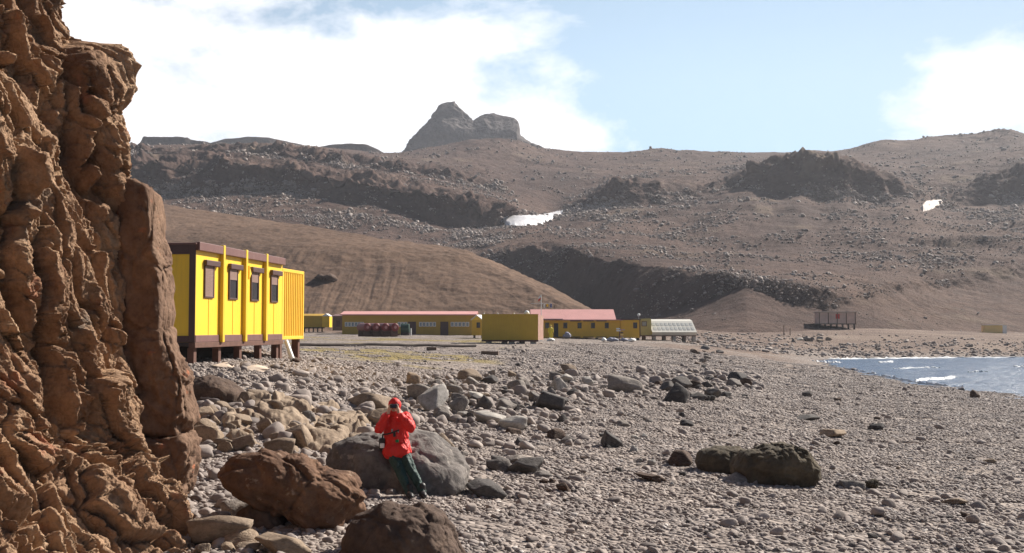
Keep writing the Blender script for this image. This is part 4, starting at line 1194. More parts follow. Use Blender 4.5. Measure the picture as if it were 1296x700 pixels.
# yellow hut with a lit gable at its end
Yh = 140.; s = Yh / F
x0 = xpix(597, Yh); zb = zpix(424.5, Yh); Wh = 13.5 * s
hu = empty('gable_hut', (x0, Yh, zb), R(-38))
tag(hu, 'small yellow hut with pale gable and one window beside the long building', 'hut')
MB().box(0, 1.7, 0, 2.6, 0, 1.95).build('wall', M['ochre'], hu)
MB().prism([(-.12, 1.92), (.85, 2.5), (1.82, 1.92), (1.82, 2.02), (.85, 2.62), (-.12, 2.02)], -.08, 2.7, 'y').build('roof', M['white'], hu)
MB().prism([(0, 1.95), (.85, 2.47), (1.7, 1.95)], 0, .05, 'y').build('gable', M['yellow'], hu)
part_windows(hu, [(.85, 1.4, .95, 1.65)], 0, M['dark_trim'], M['glass'])
for k in (.1, 1.4): MB().box(k, k + .2, .2, .4, -.8, 0).build('stilt', M['wood'], hu)

# wagon-like olive hut far left and the dark shed behind
Yw = 175.; s = Yw / F
x0 = xpix(366, Yw); zb = zpix(414.2, Yw); Lw = 42 * s
wg = empty('wagon_hut', (x0, Yw, zb), 0)
tag(wg, 'olive wagon shaped hut on low posts seen past the end of the yellow cabin', 'hut')
hw = 1.75
MB().box(0, Lw, 0, 2.6, 0, hw).build('wall', M['olive'], wg)
MB().prism([(-.1, hw - .02), (.5, hw + .22), (1.3, hw + .32), (2.1, hw + .22), (2.7, hw - .02), (2.7, hw + .06), (2.1, hw + .3), (1.3, hw + .4), (.5, hw + .3), (-.1, hw + .06)], -.05, Lw + .05).build('roof', M['ochre_dark'], wg)
MB().box(Lw + .003, Lw + 1.15, -.25, 2.4, 0, hw).build('entrance', M['yellow'], wg)
MB().prism([(Lw - .05, hw + .01), (Lw + .58, hw + .42), (Lw + 1.22, hw + .01)], -.32, 2.45, 'y').build('entrance_roof', M['white'], wg)
for k in range(8): MB().box(.2 + k * .7, .36 + k * .7, .2, .5, -.75, 0).build('stilt', M['under'], wg)
MB().box(.05, Lw, .1, 2.5, -.2, -.004).build('floor_beam', M['under'], wg)
Yw = 172.
x0 = xpix(421, Yw); zb = zpix(416, Yw); s = Yw / F
sh = empty('timber_shed', (x0, Yw, zb), 0)
tag(sh, 'dark reddish timber shed between the wagon hut and the long building', 'shed')
MB().box(0, 1.7, 0, 3, -.3, 1.9).build('wall', M['wood'], sh)
MB().prism([(-.15, 1.9), (3.1, 2.2), (3.1, 2.3), (-.15, 2.0)], -.1, 1.8).build('roof', M['brown_trim'], sh)
MB().box(.55, 1.2, -.03, .01, .3, 1.3).build('opening', M['dark_trim'], sh)

# four red fuel tanks and a green one
Yt = 145.; s = Yt / F
for k, (px, lab) in enumerate(((465, 'dark red fuel tank at the wagon hut end of the row of four'), (476.5, 'dark red fuel tank, second from the wagon hut in the row of four'), (488, 'dark red fuel tank, third from the wagon hut in the row of four'), (500, 'dark red fuel tank next to the green tank in the row of four'))):
    zc = zpix(414.2, Yt); x = xpix(px, Yt)
    r = .55
    tk = empty('fuel_tank', (x, Yt, zc - r - .5), R(28)); tag(tk, lab, 'fuel tank', 'red fuel tanks')
    b_ = MB().tube((0, 0, r + .5), (0, 2.6, r + .5), r, r, 20)
    b_.ball((0, 0, r + .5), r, .16, r, 20, 8); b_.build('tank', M['redtank'], tk, 0, False)
    MB().tube((0, -.10, r + .5), (0, -.165, r + .5), .2, .2, 12).build('hatch', M['roof'], tk)
    MB().box(-.5, .5, .3, .45, -.4, .62).build('cradle', M['rust'], tk)
    MB().box(-.5, .5, 2.0, 2.15, -.4, .62).build('cradle', M['rust'], tk)
    MB().box(-.58, .58, -.15, .0, -.05, .18).build('rail', M['rust'], tk)
Yt = 146.
x = xpix(507, Yt); zc = zpix(416, Yt)
gt = empty('green_tank', (x, Yt, zc - .9), 0); tag(gt, 'dark green tank lying on a low cradle beside the red fuel tanks', 'tank')
MB().tube((.0, .6, .95), (1.1, .6, .95), .62, .62, 18).build('tank', M['greentank'], gt, .05)
MB().box(0, 1.1, .2, 1.0, 0, .38).build('cradle', M['under'], gt)
MB().tube((1.35, .3, 0), (1.35, .3, .95), .09, .09, 8).build('valve_post', M['white'], gt)

# olive container on blocks
Yo = 106.; s = Yo / F
x0 = xpix(610, Yo); zb = zpix(432.5, Yo); Lo = 71 * s; ho = 2.6
oc = empty('olive_container', (x0, Yo, zb), R(2))
tag(oc, 'olive mustard container with rusty pink end on wooden blocks in front of the huts', 'container')
MB().box(0, Lo, .0, 2.4, .17, ho).build('body', M['olive'], oc)
MB().box(-.03, Lo + .03, -.04, 2.44, 0, .165).build('base_beam', M['rust'], oc)
MB().box(-.04, Lo + .04, -.05, 2.45, ho + .003, ho + .06).build('roof_edge', M['olive'], oc)
e_ = empty('x'); bpy.data.objects.remove(e_)
# door end turned a little towards the camera
dr = MB()
for k in range(7):
    a0 = k / 7; a1 = (k + .55) / 7; a2 = (k + 1) / 7
    pA = lambda a, o_: (Lo + .01 + .62 * a + o_, .02 + 2.1 * a, 0)
    p0, p1, p2 = pA(a0, 0), pA(a1, .05), pA(a2, 0)
    dr.add([(p0[0], p0[1], .17), (p1[0], p1[1], .17), (p2[0], p2[1], .17), (p0[0], p0[1], ho - .05), (p1[0], p1[1], ho - .05), (p2[0], p2[1], ho - .05), (Lo, 2.2, .17), (Lo, 2.2, ho - .05)],
           [[0, 1, 4, 3], [1, 2, 5, 4], [0, 6, 2, 1], [3, 4, 5, 7], [2, 6, 7, 5], [0, 3, 7, 6]])
dr.build('end_panel', M['pinkend'], oc)
for k, (xx, mt) in enumerate(((.4, 'concrete'), (1.9, 'wood'), (2.6, 'concrete'), (3.6, 'wood'), (4.7, 'concrete'))):
    MB().box(xx, xx + .55, .1, .7, -.75, -.003).build('support_block', M[mt], oc)
dm = MB().ball((0, 0, 0), .27, .27, .30, 16, 10, -.2); dm = dm.build('roof_dome', M['white'], oc, 0, True); dm.location = (4.35, .6, ho + .12)
for xx in (.2, 1.5, 3.1): MB().tube((xx, .2, ho + .06), (xx, .2, ho + .2), .07, .05, 8).build('roof_vent', M['white'], oc)

# red-roofed ochre house with its lower flat annexe
Yr_ = 150.; s = Yr_ / F
x0 = xpix(674, Yr_); zb = zpix(427.2, Yr_); Lr = (784.5 - 674) * s; hr_ = 2.35
rh = empty('red_roofed_house', (x0, Yr_, zb), 0)
tag(rh, 'ochre house with a big faded red roof, dark posts and small square windows', 'house')
MB().box(0, Lr, 0, 7, -.05, hr_).build('wall', M['ochre'], rh)
MB().prism([(-.45, hr_ - .02), (3.5, hr_ + 1.42), (7.4, hr_ - .02), (7.4, hr_ + .1), (3.5, hr_ + 1.55), (-.45, hr_ + .1)], -.25, Lr - .55).build('roof', M['roof'], rh)
MB().prism([(Lr - .55, hr_ + .02), (Lr - .55, hr_ + .10), (Lr + .3, hr_ + .05), (Lr + .3, hr_ - .03)], -.45, 7.2, 'y').build('roof_edge', M['roof'], rh)
MB().box(1.15, 4.1, -1.25, -.2, hr_ + .12, hr_ + .2).build('porch_roof', M['greyblue'], rh)
bands = MB(); 
for k in range(6):
    xa = 5.15 + k * 1.78
    if xa + 1.45 < Lr: bands.box(xa, xa + 1.4, -.05, .01, hr_ - .16, hr_ - .03)
bands.build('eave_band', M['dark_trim'], rh)
bands = MB()
for k in range(6):
    xa = 3.35 + k * 1.78
    if xa + 1.45 < Lr: bands.box(xa, xa + 1.4, -.05, .01, .0, .12)
bands.build('base_band', M['dark_trim'], rh)
px2 = lambda p: xpix(p, Yr_) - x0
part_windows(rh, [(px2(p) - .27, px2(p) + .27, 1.25, 2.02) for p in (692.5, 715.5, 733.5, 750.5, 768)], 0, M['dark_trim'], M['glass'])
MB().box(px2(701), px2(706.5), -.03, .01, .05, 1.95).build('door', M['black'], rh)
for k in range(9): MB().box(.2 + k * 1.4, .55 + k * 1.4, .15, .6, -.8, -.053).build('foundation_block', M['under'], rh)
Ya = 150.2
x0 = xpix(785.2, Ya); La = 25 * s; ha = 2.38
an = empty('flat_annexe', (x0, Ya, zb), 0)
tag(an, 'flat topped ochre annexe with one window joined to the red roofed house', 'annexe')
MB().box(0, La, 0, 5, -.05, ha).build('wall', M['ochre'], an)
MB().box(-.0, La + .1, -.12, 5.1, ha + .003, ha + .12).build('roof', M['dark_trim'], an)
MB().box(La - .09, La + .02, -.04, .01, 0, ha).build('corner_post', M['dark_trim'], an)
part_windows(an, [(1.75, 2.3, 1.25, 2.05)], 0, M['dark_trim'], M['glass'])
for k in (.3, 1.3, 2.2): MB().box(k, k + .4, .15, .6, -.8, -.053).build('foundation_block', M['under'], an)
ds = empty('radio_dome', (xpix(809, 151), 151.5, zb + ha + .1), 0); tag(ds, 'little white radio dome on a short post on the flat annexe roof', 'antenna')
MB().tube((0, 0, 0), (0, 0, .45), .05, .05, 8).build('post', M['metal'], ds); MB().ball((0, 0, .62), .22, .22, .22, 14, 9).build('dome', M['white'], ds, 0, True)
# faded red timber piece behind the annexe roof
Yr2 = 158.

# white panelled glasshouse
Yg = 152.; s = Yg / F
x0 = xpix(812, Yg); zb = zpix(424.5, Yg)
gh = empty('glasshouse', (x0, Yg, zb), R(10))
tag(gh, 'long greenhouse like building with sloping white panels and an olive end, on stilts', 'greenhouse')
MB().box(0, 1.55, .5, 4, 0, 2.15).build('porch', M['palegreen'], gh)
MB().prism([(0, 2.15), (0, 2.3), (1.5, 2.35), (1.5, 2.15)], .5, 4, 'y').build('porch_roof', M['palegreen'], gh)
part_windows(gh, [(.15, .9, 1.25, 1.95)], .5, M['dark_trim'], M['glasspale'])
Lg = 8.0
prof = [(0.35, 0), (5.2, 0), (5.2, .6), (3.9, 2.05), (2.9, 2.25), (2.0, 2.05), (.0, .45)]
MB().prism(prof, 1.56, Lg).build('shell', M['panelwhite'], gh)
# window rows set in the sloping front
nx_ = np.array([-1.6, 2.0]); nx_ = nx_ / np.linalg.norm(nx_)
for row, (ta, tb) in enumerate(((.18, .42), (.54, .80))):
    for k in range(10):
        xa = 1.9 + k * .61; xb = xa + .40
        pa = np.array([0 + 2. * ta, .45 + 1.6 * ta]); pb = np.array([0 + 2. * tb, .45 + 1.6 * tb])
        o0, o1 = .03 * nx_, -.02 * nx_
        q4 = [(xa, *(pa + o0)), (xb, *(pa + o0)), (xb, *(pb + o0)), (xa, *(pb + o0)), (xa, *(pa + o1)), (xb, *(pa + o1)), (xb, *(pb + o1)), (xa, *(pb + o1))]
        MB().add(q4, [[0, 1, 2, 3], [7, 6, 5, 4], [0, 4, 5, 1], [1, 5, 6, 2], [2, 6, 7, 3], [3, 7, 4, 0]]).build('pane', M['palewin'], gh)
MB().prism([(p, q) for p, q in [(0.36, .01), (5.15, .01), (5.15, .6), (3.9, 2.0), (2.9, 2.2), (2.0, 2.0), (.03, .46)]], 1.5, 1.555).build('end_wall', M['palegreen'], gh)
MB().box(.1, Lg, .4, 4.4, -.14, -.004).build('floor_beam', M['rust'], gh)
for k in range(6): MB().box(.3 + k * 1.45, .75 + k * 1.45, .5, .95, -.95, -.145).build('stilt', M['concrete' if k % 2 else 'wood'], gh)

# flag mast
Yf = 128.
x = xpix(685, Yf); zb = float(H(x, Yf)[0])
fp = empty('flag_mast', (x, Yf, zb - .1), 0); tag(fp, 'thin white flag mast with a crossbar and small flags between container and red roof', 'flagpole')
zt = zpix(373, Yf) - zb + .1; zc = zpix(384.3, Yf) - zb + .1
MB().tube((0, 0, 0), (0, 0, zt), .055, .035, 8).build('mast', M['white'], fp)
MB().tube((-1.2, 0, zc), (1.25, 0, zc), .03, .03, 6).build('crossbar', M['white'], fp)


def flag(name, parent, x, z, w, h, mats, tilt=.0):
    n = 8
    for r_, mt in enumerate(mats):
        vs = []; hh = h / len(mats)
        za = z - hh * r_
        for side in (-.008, .008):
            for j in range(n + 1):
                t = j / n
                yy = .06 * math.sin(t * 5) + side
                vs.append((x + w * t, yy, za - tilt * t)); vs.append((x + w * t, yy, za - hh - tilt * t))
        m2 = 2 * (n + 1); fs = []
        for j in range(n):
            a_ = 2 * j
            fs += [[a_, a_ + 1, a_ + 3, a_ + 2], [m2 + a_, m2 + a_ + 2, m2 + a_ + 3, m2 + a_ + 1]]
        for a_, b_ in ([(2 * j, 2 * j + 2) for j in range(n)] + [(2 * j + 3, 2 * j + 1) for j in range(n)] + [(1, 0), (2 * n, 2 * n + 1)]):
            fs.append([a_, b_, m2 + b_, m2 + a_])
        MB().add(vs, fs).build(name, M[mt], parent)


flag('flag', fp, -.03, zt - .02, -.30, .52, ['white', 'flagred'], .28)
flag('pennant', fp, .25, zc - .12, .16, .42, ['white'], -.05)
flag('pennant', fp, .62, zc - .05, .2, .32, ['yellow'], 0)
flag('pennant', fp, 1.05, zc - .04, .18, .42, ['flagblue'], 0)

# signpost with stacked boards
Ys = 141.
x = xpix(784, Ys); zb = float(H(x, Ys)[0])
sp = empty('signpost', (x, Ys, zb - .2), 0); tag(sp, 'wooden signpost stacked with direction boards before the red roofed house', 'signpost')
MB().tube((0, 0, 0), (0, 0, 2.0), .06, .05, 8).build('post', M['dark_trim'], sp)
for k, (z_, a_, b_, mt) in enumerate(((1.75, -.42, .02, 'white'), (1.5, -.4, .1, 'white'), (1.62, .05, .65, 'pinkend'), (1.25, .1, .42, 'wood'), (1.0, .12, .45, 'cream'), (.75, .12, .4, 'pinkend'), (.5, .1, .4, 'cream'))):
    MB().prism([(a_, z_), (b_, z_), (b_ + .06, z_ + .08), (b_, z_ + .17), (a_, z_ + .17)], -.09, -.06, 'y').build('board', M[mt], sp)

# tarpaulin bundle and white inflatable boats in front of the house
def lump(name, px0, px1, py0, py1, Y, mat, label, cat, seed, dep=1.2):
    o = outline_rock(name, [(px0, py1), (px0 + (px1 - px0) * .1, (py0 + py1) / 2), (px0 + (px1 - px0) * .35, py0), (px0 + (px1 - px0) * .7, py0 + .6), (px1, (py0 + py1) / 2), (px1, py1), ((px0 + px1) / 2, py1 + 1)], Y, dep, mat, label, seed, sub=4, e=2.4, amp=.09, crack=.05, cat=cat)
    return o


lump('boat_bundle', 761, 767.5, 427.2, 431.6, 130., M['white'], 'rounded white bundle at the near end of the grey tarpaulin', 'bundle', 31)
lump('tarpaulin', 766, 783, 427, 431.6, 131., M['greyblue'], 'long grey blue tarpaulin heap in front of the red roofed house', 'tarpaulin', 32)
lump('tarpaulin', 784, 795, 427.5, 431.3, 132., M['greyblue'], 'short grey blue tarpaulin heap right of the signpost', 'tarpaulin', 33)
lump('boat_bundle', 795, 805, 428, 432, 130., M['white'], 'rounded white bundle right of the short tarpaulin heap', 'bundle', 34)
lump('boat_bundle', 692, 702, 427.5, 431.5, 126., M['white'], 'pale bundle on the ground beside the container end', 'bundle', 35)
lump('cable_drum', 712, 723, 420, 427, 146., M['greyblue'], 'grey blue crate heap against the house wall by the door', 'crate', 36)

# far shed on posts and the cream container
Yx = 232.; s = Yx / F
x0 = xpix(1036, Yx); zb = zpix(409.5, Yx); Lx = 47 * s
fs_ = empty('plank_shed', (x0, Yx, zb), R(-4)); tag(fs_, 'faded pink plank shed on posts at the foot of the right hill', 'shed')
MB().box(0, Lx, 0, 4, 0, 2.35).build('wall', M['pinkhut'], fs_)
MB().box(-.25, Lx + .25, -.3, 4.2, 2.353, 2.5).build('roof', M['concrete'], fs_)
for k in range(5):
    xx = .1 + k * (Lx - .4) / 4
    MB().box(xx, xx + .18, -.06, .0, 0, 2.3).build('post', M['wood'], fs_)
MB().box(3.6, 4.4, -.05, .01, 1.0, 2.0).build('shutter', M['flagred'], fs_)
MB().box(0, Lx, .05, 3.9, -.18, -.003).build('floor_beam', M['under'], fs_)
for k in range(7): MB().box(.1 + k * 1.2, .4 + k * 1.2, .1, .5, -1.3, -.19).build('stilt', M['under'], fs_)
Yx = 246.; s = Yx / F
x0 = xpix(1245.5, Yx); zb = zpix(423, Yx); Lx = 22 * s
cc = empty('cream_container', (x0, Yx, zb), R(-10)); tag(cc, 'small cream container standing by itself under the right hill', 'container')
MB().box(0, Lx, 0, 2.4, .1, 2.0).build('body', M['cream'], cc)
MB().box(-.05, Lx + .05, -.05, 2.45, 2.003, 2.1).build('roof', M['white'], cc)
MB().box(Lx + .003, Lx + .9, .05, 2.3, .1, 2.0).build('end_panel', M['white'], cc)
for k in (.2, Lx - .5, Lx + .5): MB().box(k, k + .3, .2, .6, -.8, .097).build('foot', M['under'], cc)
Yx = 212.
x = xpix(992, Yx); zb = float(H(x, Yx)[0])
for dx, hgt, lab in ((0, 1.9, 'taller grey pole standing at the foot of the debris fan'), (1.2, 1.3, 'shorter grey pole standing at the foot of the debris fan')):
    o = MB().tube((0, 0, -.3), (0.03, 0, hgt), .10, .08, 8).build('pole', M['wood']); o.location = (x + dx, Yx, float(H(x + dx, Yx)[0])); tag(o, lab, 'pole')

# concrete rubble heap on the far shore
for k in range(9):
    S('stone', random.uniform(1004, 1052), random.uniform(430, 433.5), random.uniform(5, 11), random.uniform(3, 6), random.choice([M['pale'], M['beige'], M['grey']]), 'pale broken block in the rubble heap on the far shore', 'rubble heap blocks', 'block')
for k in range(6):
    S('stone', random.uniform(1085, 1270), random.uniform(434, 449), random.uniform(4, 9), random.uniform(2.5, 4.5), random.choice([M['darkbrown'], M['grey']]), 'small dark stone on the far shore beyond the water', 'far shore stones', 'angular')

# dark pipeline across the mossy ground and two driftwood beams
pA, pB = ground_pt(372, 438.5), ground_pt(602, 439.5)
pl = MB(); n = 24; last = None
for k in range(n + 1):
    t = k / n; x = pA[0] + (pB[0] - pA[0]) * t; y = pA[1] + (pB[1] - pA[1]) * t
    p = (x, y, float(H(x, y)[0]) + .12)
    if last: pl.tube(last, p, .10, .10, 8)
    last = p
tag(pl.build('pipeline', M['under']), 'dark pipeline lying across the mossy ground before the long building', 'pipe')
for (px, py, w_, a_, lb_) in ((546, 443.5, 12, .25, 'dark driftwood beam on the gravel between pipeline and container'), (620, 449, 22, -.1, 'brown driftwood plank on the gravel below the container blocks')):
    g = ground_pt(px, py); W_ = w_ * g[1] / F
    o = MB().box(-W_ / 2, W_ / 2, -.15, .15, -.05, .22).build('driftwood_beam', M['wood'], None, .03); o.location = g; o.rotation_euler = (0, .03, a_); tag(o, lb_, 'beam')


# ------------------------------------------------------------------ people
def capsules(name, segs, mat, parent=None, voxel=.012, smooth=3, noise_amp=0, noise_sc=8., seed=1):
    """one continuous surface from tapered limbs: [(a, b, ra, rb, (sx,sy,sz) or None)]"""
    mb = MB()
    for (a, b, ra, rb) in segs:
        a = Vector(a); b = Vector(b); n = max(2, int((b - a).length / max(min(ra, rb) * .4, .004)))
        n = min(n, 40)
        if (b - a).length < 1e-5: n = 0
        for k in range(n + 1):
            t = k / n if n else 0
            c = a.lerp(b, t); r = ra + (rb - ra) * t
            mb.ball(c, r, r, r, 14, 9)
    me = bpy.data.meshes.new(name); me.from_pydata(mb.v, [], mb.f); me.update()
    o = bpy.data.objects.new(name, me); COL.objects.link(o)
    md = o.modifiers.new('r', 'REMESH'); md.mode = 'VOXEL'; md.voxel_size = voxel
    if smooth:
        ms = o.modifiers.new('s', 'SMOOTH'); ms.iterations = smooth; ms.factor = .5
    bpy.context.view_layer.update()
    dg = bpy.context.evaluated_depsgraph_get()
    nm = bpy.data.meshes.new_from_object(o.evaluated_get(dg))
    bpy.data.objects.remove(o); bpy.data.meshes.remove(me)
    V = np.empty(len(nm.vertices) * 3, np.float32); nm.vertices.foreach_get('co', V); V = V.reshape(-1, 3)
    if noise_amp:
        Nn = np.empty(len(nm.vertices) * 3, np.float32); nm.vertices.foreach_get('normal', Nn); Nn = Nn.reshape(-1, 3)
        V = V + Nn * (noise_amp * (ridged(V * noise_sc * np.array([1, 1, .75]), 3, seed) - 1.0))[:, None].astype(np.float32)
        nm.vertices.foreach_set('co', V.ravel())
    nm.update(); nm.name = name
    return link(name, nm, mat, parent, smooth=True)


def red_person():
    g = ground_pt(527, 629)
    base = np.array([xpix(503, g[1] + .4), g[1] + .34, g[2]])
    hipL, hipR = (-.09, .0, .74), (.09, .0, .74)
    knL, knR = (.085, -.26, .43), (.28, -.25, .43)
    anL, anR = (.26, -.42, .09), (.47, -.37, .10)
    shL, shR = (-.165, .0, 1.29), (.15, .0, 1.29)
    elL, elR = (-.275, -.17, 1.12), (.26, -.17, 1.14)
    wrL, wrR = (-.125, -.22, 1.365), (.06, -.22, 1.37)
    hd = Vector((-.03, -.06, 1.475))
    body = []
    body += [((0, .0, .78), (-.01, .0, 1.0), .12, .11), ((-.01, 0, 1.0), (-.01, .0, 1.25), .11, .105), ((-.12, 0, 1.27), (.10, 0, 1.27), .07, .07),
             ((-.015, -.01, 1.28), (-.025, -.045, 1.42), .055, .052)]
    for h, k, a in ((hipL, knL, anL), (hipR, knR, anR)): body += [(h, k, .085, .06), (k, a, .058, .038), (a, (a[0] + .03, a[1] - .14, .045), .042, .034)]
    for s, e, w in ((shL, elL, wrL), (shR, elR, wrR)): body += [(s, e, .055, .045), (e, w, .043, .028)]
    # head with jaw, nose, ears
    body += [(hd + Vector((0, .02, .02)), hd + Vector((0, .0, .03)), .092, .09), (hd + Vector((0, -.03, -.05)), hd + Vector((0, -.035, -.055)), .06, .055),
             (hd + Vector((0, -.09, .01)), hd + Vector((0, -.108, -.022)), .010, .014), (hd + Vector((-.03, -.088, -.055)), hd + Vector((.03, -.088, -.055)), .009, .009)]
    # hands: palm, four bent fingers and a thumb each, closing on the camera's sides
    for sx, w in ((-1, wrL), (1, wrR)):
        cam = hd + Vector((sx * .062, -.125, .02))
        w = Vector(w); palm = w.lerp(cam, .62)
        body.append((w, palm, .027, .033))
        for f in range(4):
            k0 = palm + Vector((sx * .012, -.014 - .004 * f, .02 - .019 * f)) + (cam - w) * .12
            ln = (.036, .04, .037, .03)[f]
            k1 = k0 + Vector((-sx * .012, -.012, ln)); k2 = k1 + Vector((-sx * .026, .004, ln * .45))
            body += [(k0, k1, .0095, .0085), (k1, k2, .0085, .007)]
        t0 = palm + Vector((-sx * .012, .012, -.006)); body += [(t0, t0 + Vector((-sx * .022, -.004, .022)), .011, .0095), (t0 + Vector((-sx * .022, -.004, .022)), t0 + Vector((-sx * .034, -.008, .042)), .0095, .008)]
    person = capsules('person', body, M['skin'], None, .0065, 2)
    person.location = tuple(base)
    tag(person, 'person in red hooded jacket and dark green trousers leaning on a boulder, camera raised', 'person')
    # jacket
    J = [((-.07, -.06, .735), (.085, -.06, .735), .155, .155), ((-.012, -.01, .95), (-.012, -.012, 1.24), .155, .135), ((-.014, -.02, 1.22), (-.02, -.03, 1.33), .12, .085), ((-.03, .02, .70), (.05, .02, .70), .16, .16), ((-.02, .01, .70), (-.015, .01, 1.0), .175, .165), ((-.10, .0, .98), (.08, .0, .98), .125, .125), ((-.09, .0, 1.0), (-.09, .0, 1.22), .13, .12), ((.07, 0, 1.0), (.07, 0, 1.22), .13, .12),
         ((-.11, .01, 1.265), (.09, .01, 1.265), .09, .09), ((-.02, -.005, 1.3), (-.025, -.025, 1.375), .09, .085), ((-.08, .02, .73), (.09, .02, .73), .165, .165), ((-.08, .0, .73), (-.05, .01, .95), .165, .14), ((.09, .0, .73), (.05, .01, .95), .165, .14), ((.05, .0, .95), (.11, -.01, .68), .10, .115), ((-.06, .0, .95), (-.08, .0, .74), .11, .11)]
    for s, e, w in ((shL, elL, wrL), (shR, elR, wrR)):
        J += [(s, e, .098, .088), (e, Vector(e).lerp(Vector(w), .9), .086, .055)]
    capsules('jacket', J, M['jacket'], person, .010, 2, .018, 8., 5)
    hood = [(hd + Vector((0, .03, .035)), hd + Vector((0, .0, .045)), .112, .108), (hd + Vector((0, .03, -.06)), hd + Vector((0, .0, -.10)), .10, .095), (hd + Vector((0, -.01, .075)), hd + Vector((0, -.03, .07)), .085, .07)]
    capsules('hood', hood, M['jacket'], person, .010, 3, .005, 14., 8)
    T = []
    for h, k, a in ((hipL, knL, anL), (hipR, knR, anR)): T += [(h, k, .118, .086), (k, a, .084, .066)]
    T += [((-.07, 0.02, .74), (.07, 0.02, .74), .12, .12)]
    capsules('trousers', T, M['trousers'], person, .010, 2, .015, 9., 9)
    for a in (anL, anR):
        v = Vector(a)
        capsules('boot', [(v + Vector((0, .01, .08)), v + Vector((0, .0, -.02)), .064, .06), (v + Vector((0, .02, -.04)), v + Vector((.04, -.16, -.04)), .058, .056), (v + Vector((.04, -.16, -.042)), v + Vector((.05, -.20, -.046)), .054, .046)], M['boot'], person, .01, 2)
    # dark goggles or glasses across the eyes
    MB().box(hd.x - .075, hd.x + .085, hd.y - .112, hd.y - .085, hd.z + .012, hd.z + .062).build('sunglasses', M['navy'], person, .012)
    # bits on the chest
    MB().box(-.075, -.045, -.165, -.135, 1.04, 1.11).build('name_badge', M['strapgrey'], person, .004)
    MB().box(.035, .055, -.165, -.135, 1.05, 1.09).build('zip_tag', M['strapgrey'], person, .003)
    MB().box(-.04, .0, -.20, -.14, .98, 1.06).build('chest_pouch', M['black'], person, .01)
    MB().box(.0, .055, -.185, -.13, .885, .935).build('pocket_patch', M['greenpatch'], person, .008)
    # camera held to the eyes
    cm_ = empty('camera', tuple(base + np.array([hd.x, hd.y - .155, hd.z + .022])), 0)
    tag(cm_, 'small black camera held up to the eyes by the person in red', 'camera')
    MB().box(-.058, .058, -.02, .025, -.03, .035).build('camera_body', M['black'], cm_, .006)
    MB().tube((0, -.018, 0), (0, -.055, 0), .026, .024, 16).build('lens', M['navy'], cm_)
    # shoulder bag at the hip
    bg = empty('camera_bag', tuple(base + np.array([-.235, -.03, .86])), 0)
    tag(bg, 'black shoulder bag with a pale pouch hanging at the hip of the person in red', 'bag')
    MB().box(-.055, .05, -.07, .09, -.1, .09).build('bag_body', M['black'], bg, .02)
    MB().box(-.035, .045, -.10, -.066, -.075, .01).build('pouch', M['white'], bg, .015)
    st = MB()
    pts_ = [(.0, -.03, .08), (.02, -.12, .16), (.10, -.165, .17), (.20, -.175, .20), (.30, -.165, .24)]
    for a, b in zip(pts_[:-1], pts_[1:]): st.tube(a, b, .013, .013, 8)
    st.build('strap', M['black'], bg)
    return base


pbase = red_person()

# yellow-clad person by the house
Yp = 134.
xx = xpix(697, Yp); gz_ = zpix(429.6, Yp)
fp_ = capsules('person', [((-.1, 0, .05), (-.09, 0, .85), .07, .1), ((.1, 0, .05), (.09, 0, .85), .07, .1), ((0, 0, .9), (0, 0, 1.3), .17, .18), ((-.22, 0, 1.32), (-.27, -.03, .85), .075, .06), ((.22, 0, 1.32), (.27, -.03, .85), .075, .06),
                          ((0, 0, 1.4), (0, 0, 1.48), .06, .06), ((0, 0, 1.58), (0, 0, 1.6), .105, .1)], M['skin'], None, .03, 1)
fp_.location = (xx, Yp, gz_)
tag(fp_, 'distant person in yellow work clothes standing beside the olive container', 'person')
capsules('coverall', [((-.1, 0, .1), (-.09, 0, .85), .09, .12), ((.1, 0, .1), (.09, 0, .85), .09, .12), ((0, 0, .9), (0, 0, 1.32), .2, .2), ((-.22, 0, 1.32), (-.27, -.03, .9), .095, .08), ((.22, 0, 1.32), (.27, -.03, .9), .095, .08)], M['yellowcloth'], fp_, .03, 1)
capsules('hat', [((0, .01, 1.66), (0, .01, 1.67), .11, .105)], M['yellowcloth'], fp_, .03, 0)

# ------------------------------------------------------------------ haze, sky, sun, camera
HAZE = True
if HAZE:
    o = MB().box(-3200, 3200, -30, 1800, -12, 420).build('haze', None)
    m = bpy.data.materials.new('haze'); m.use_nodes = True; nt = m.node_tree; nt.nodes.clear()
    out = nt.nodes.new('ShaderNodeOutputMaterial'); pv = nt.nodes.new('ShaderNodeVolumePrincipled')
    pv.inputs['Color'].default_value = (.86, .90, 1, 1); pv.inputs['Density'].default_value = .00015; pv.inputs['Anisotropy'].default_value = .25
    nt.links.new(pv.outputs[0], out.inputs['Volume'])
    o.data.materials.append(m); tag(o, kind='stuff')

W = bpy.data.worlds.new('World'); SC.world = W; W.use_nodes = True
nt = W.node_tree; nt.nodes.clear()
out = nt.nodes.new('ShaderNodeOutputWorld'); bg = nt.nodes.new('ShaderNodeBackground')
sk = nt.nodes.new('ShaderNodeTexSky'); sk.sky_type = 'NISHITA'; sk.sun_disc = False
sk.sun_elevation = SUN_EL; sk.sun_rotation = math.pi / 2 - SUN_AZ; sk.air_density = 1.0; sk.dust_density = .6; sk.ozone_density = 1.2; sk.altitude = 10
tc = nt.nodes.new('ShaderNodeTexCoord'); co = tc.outputs['Generated']
sx = N(nt, 'ShaderNodeSeparateXYZ'); L(nt, co, sx.inputs[0])
az = mth(nt, 'ARCTAN2', sx.outputs[0], sx.outputs[1])                 # 0 straight ahead (+Y), positive to the right
el = mth(nt, 'ARCSINE', sx.outputs[2])
cv = N(nt, 'ShaderNodeCombineXYZ'); L(nt, az, cv.inputs[0]); L(nt, mth(nt, 'MULTIPLY', el, 1.9), cv.inputs[1])
n1 = noise(nt, cv.outputs[0], 4.2, 9, .58, .35)


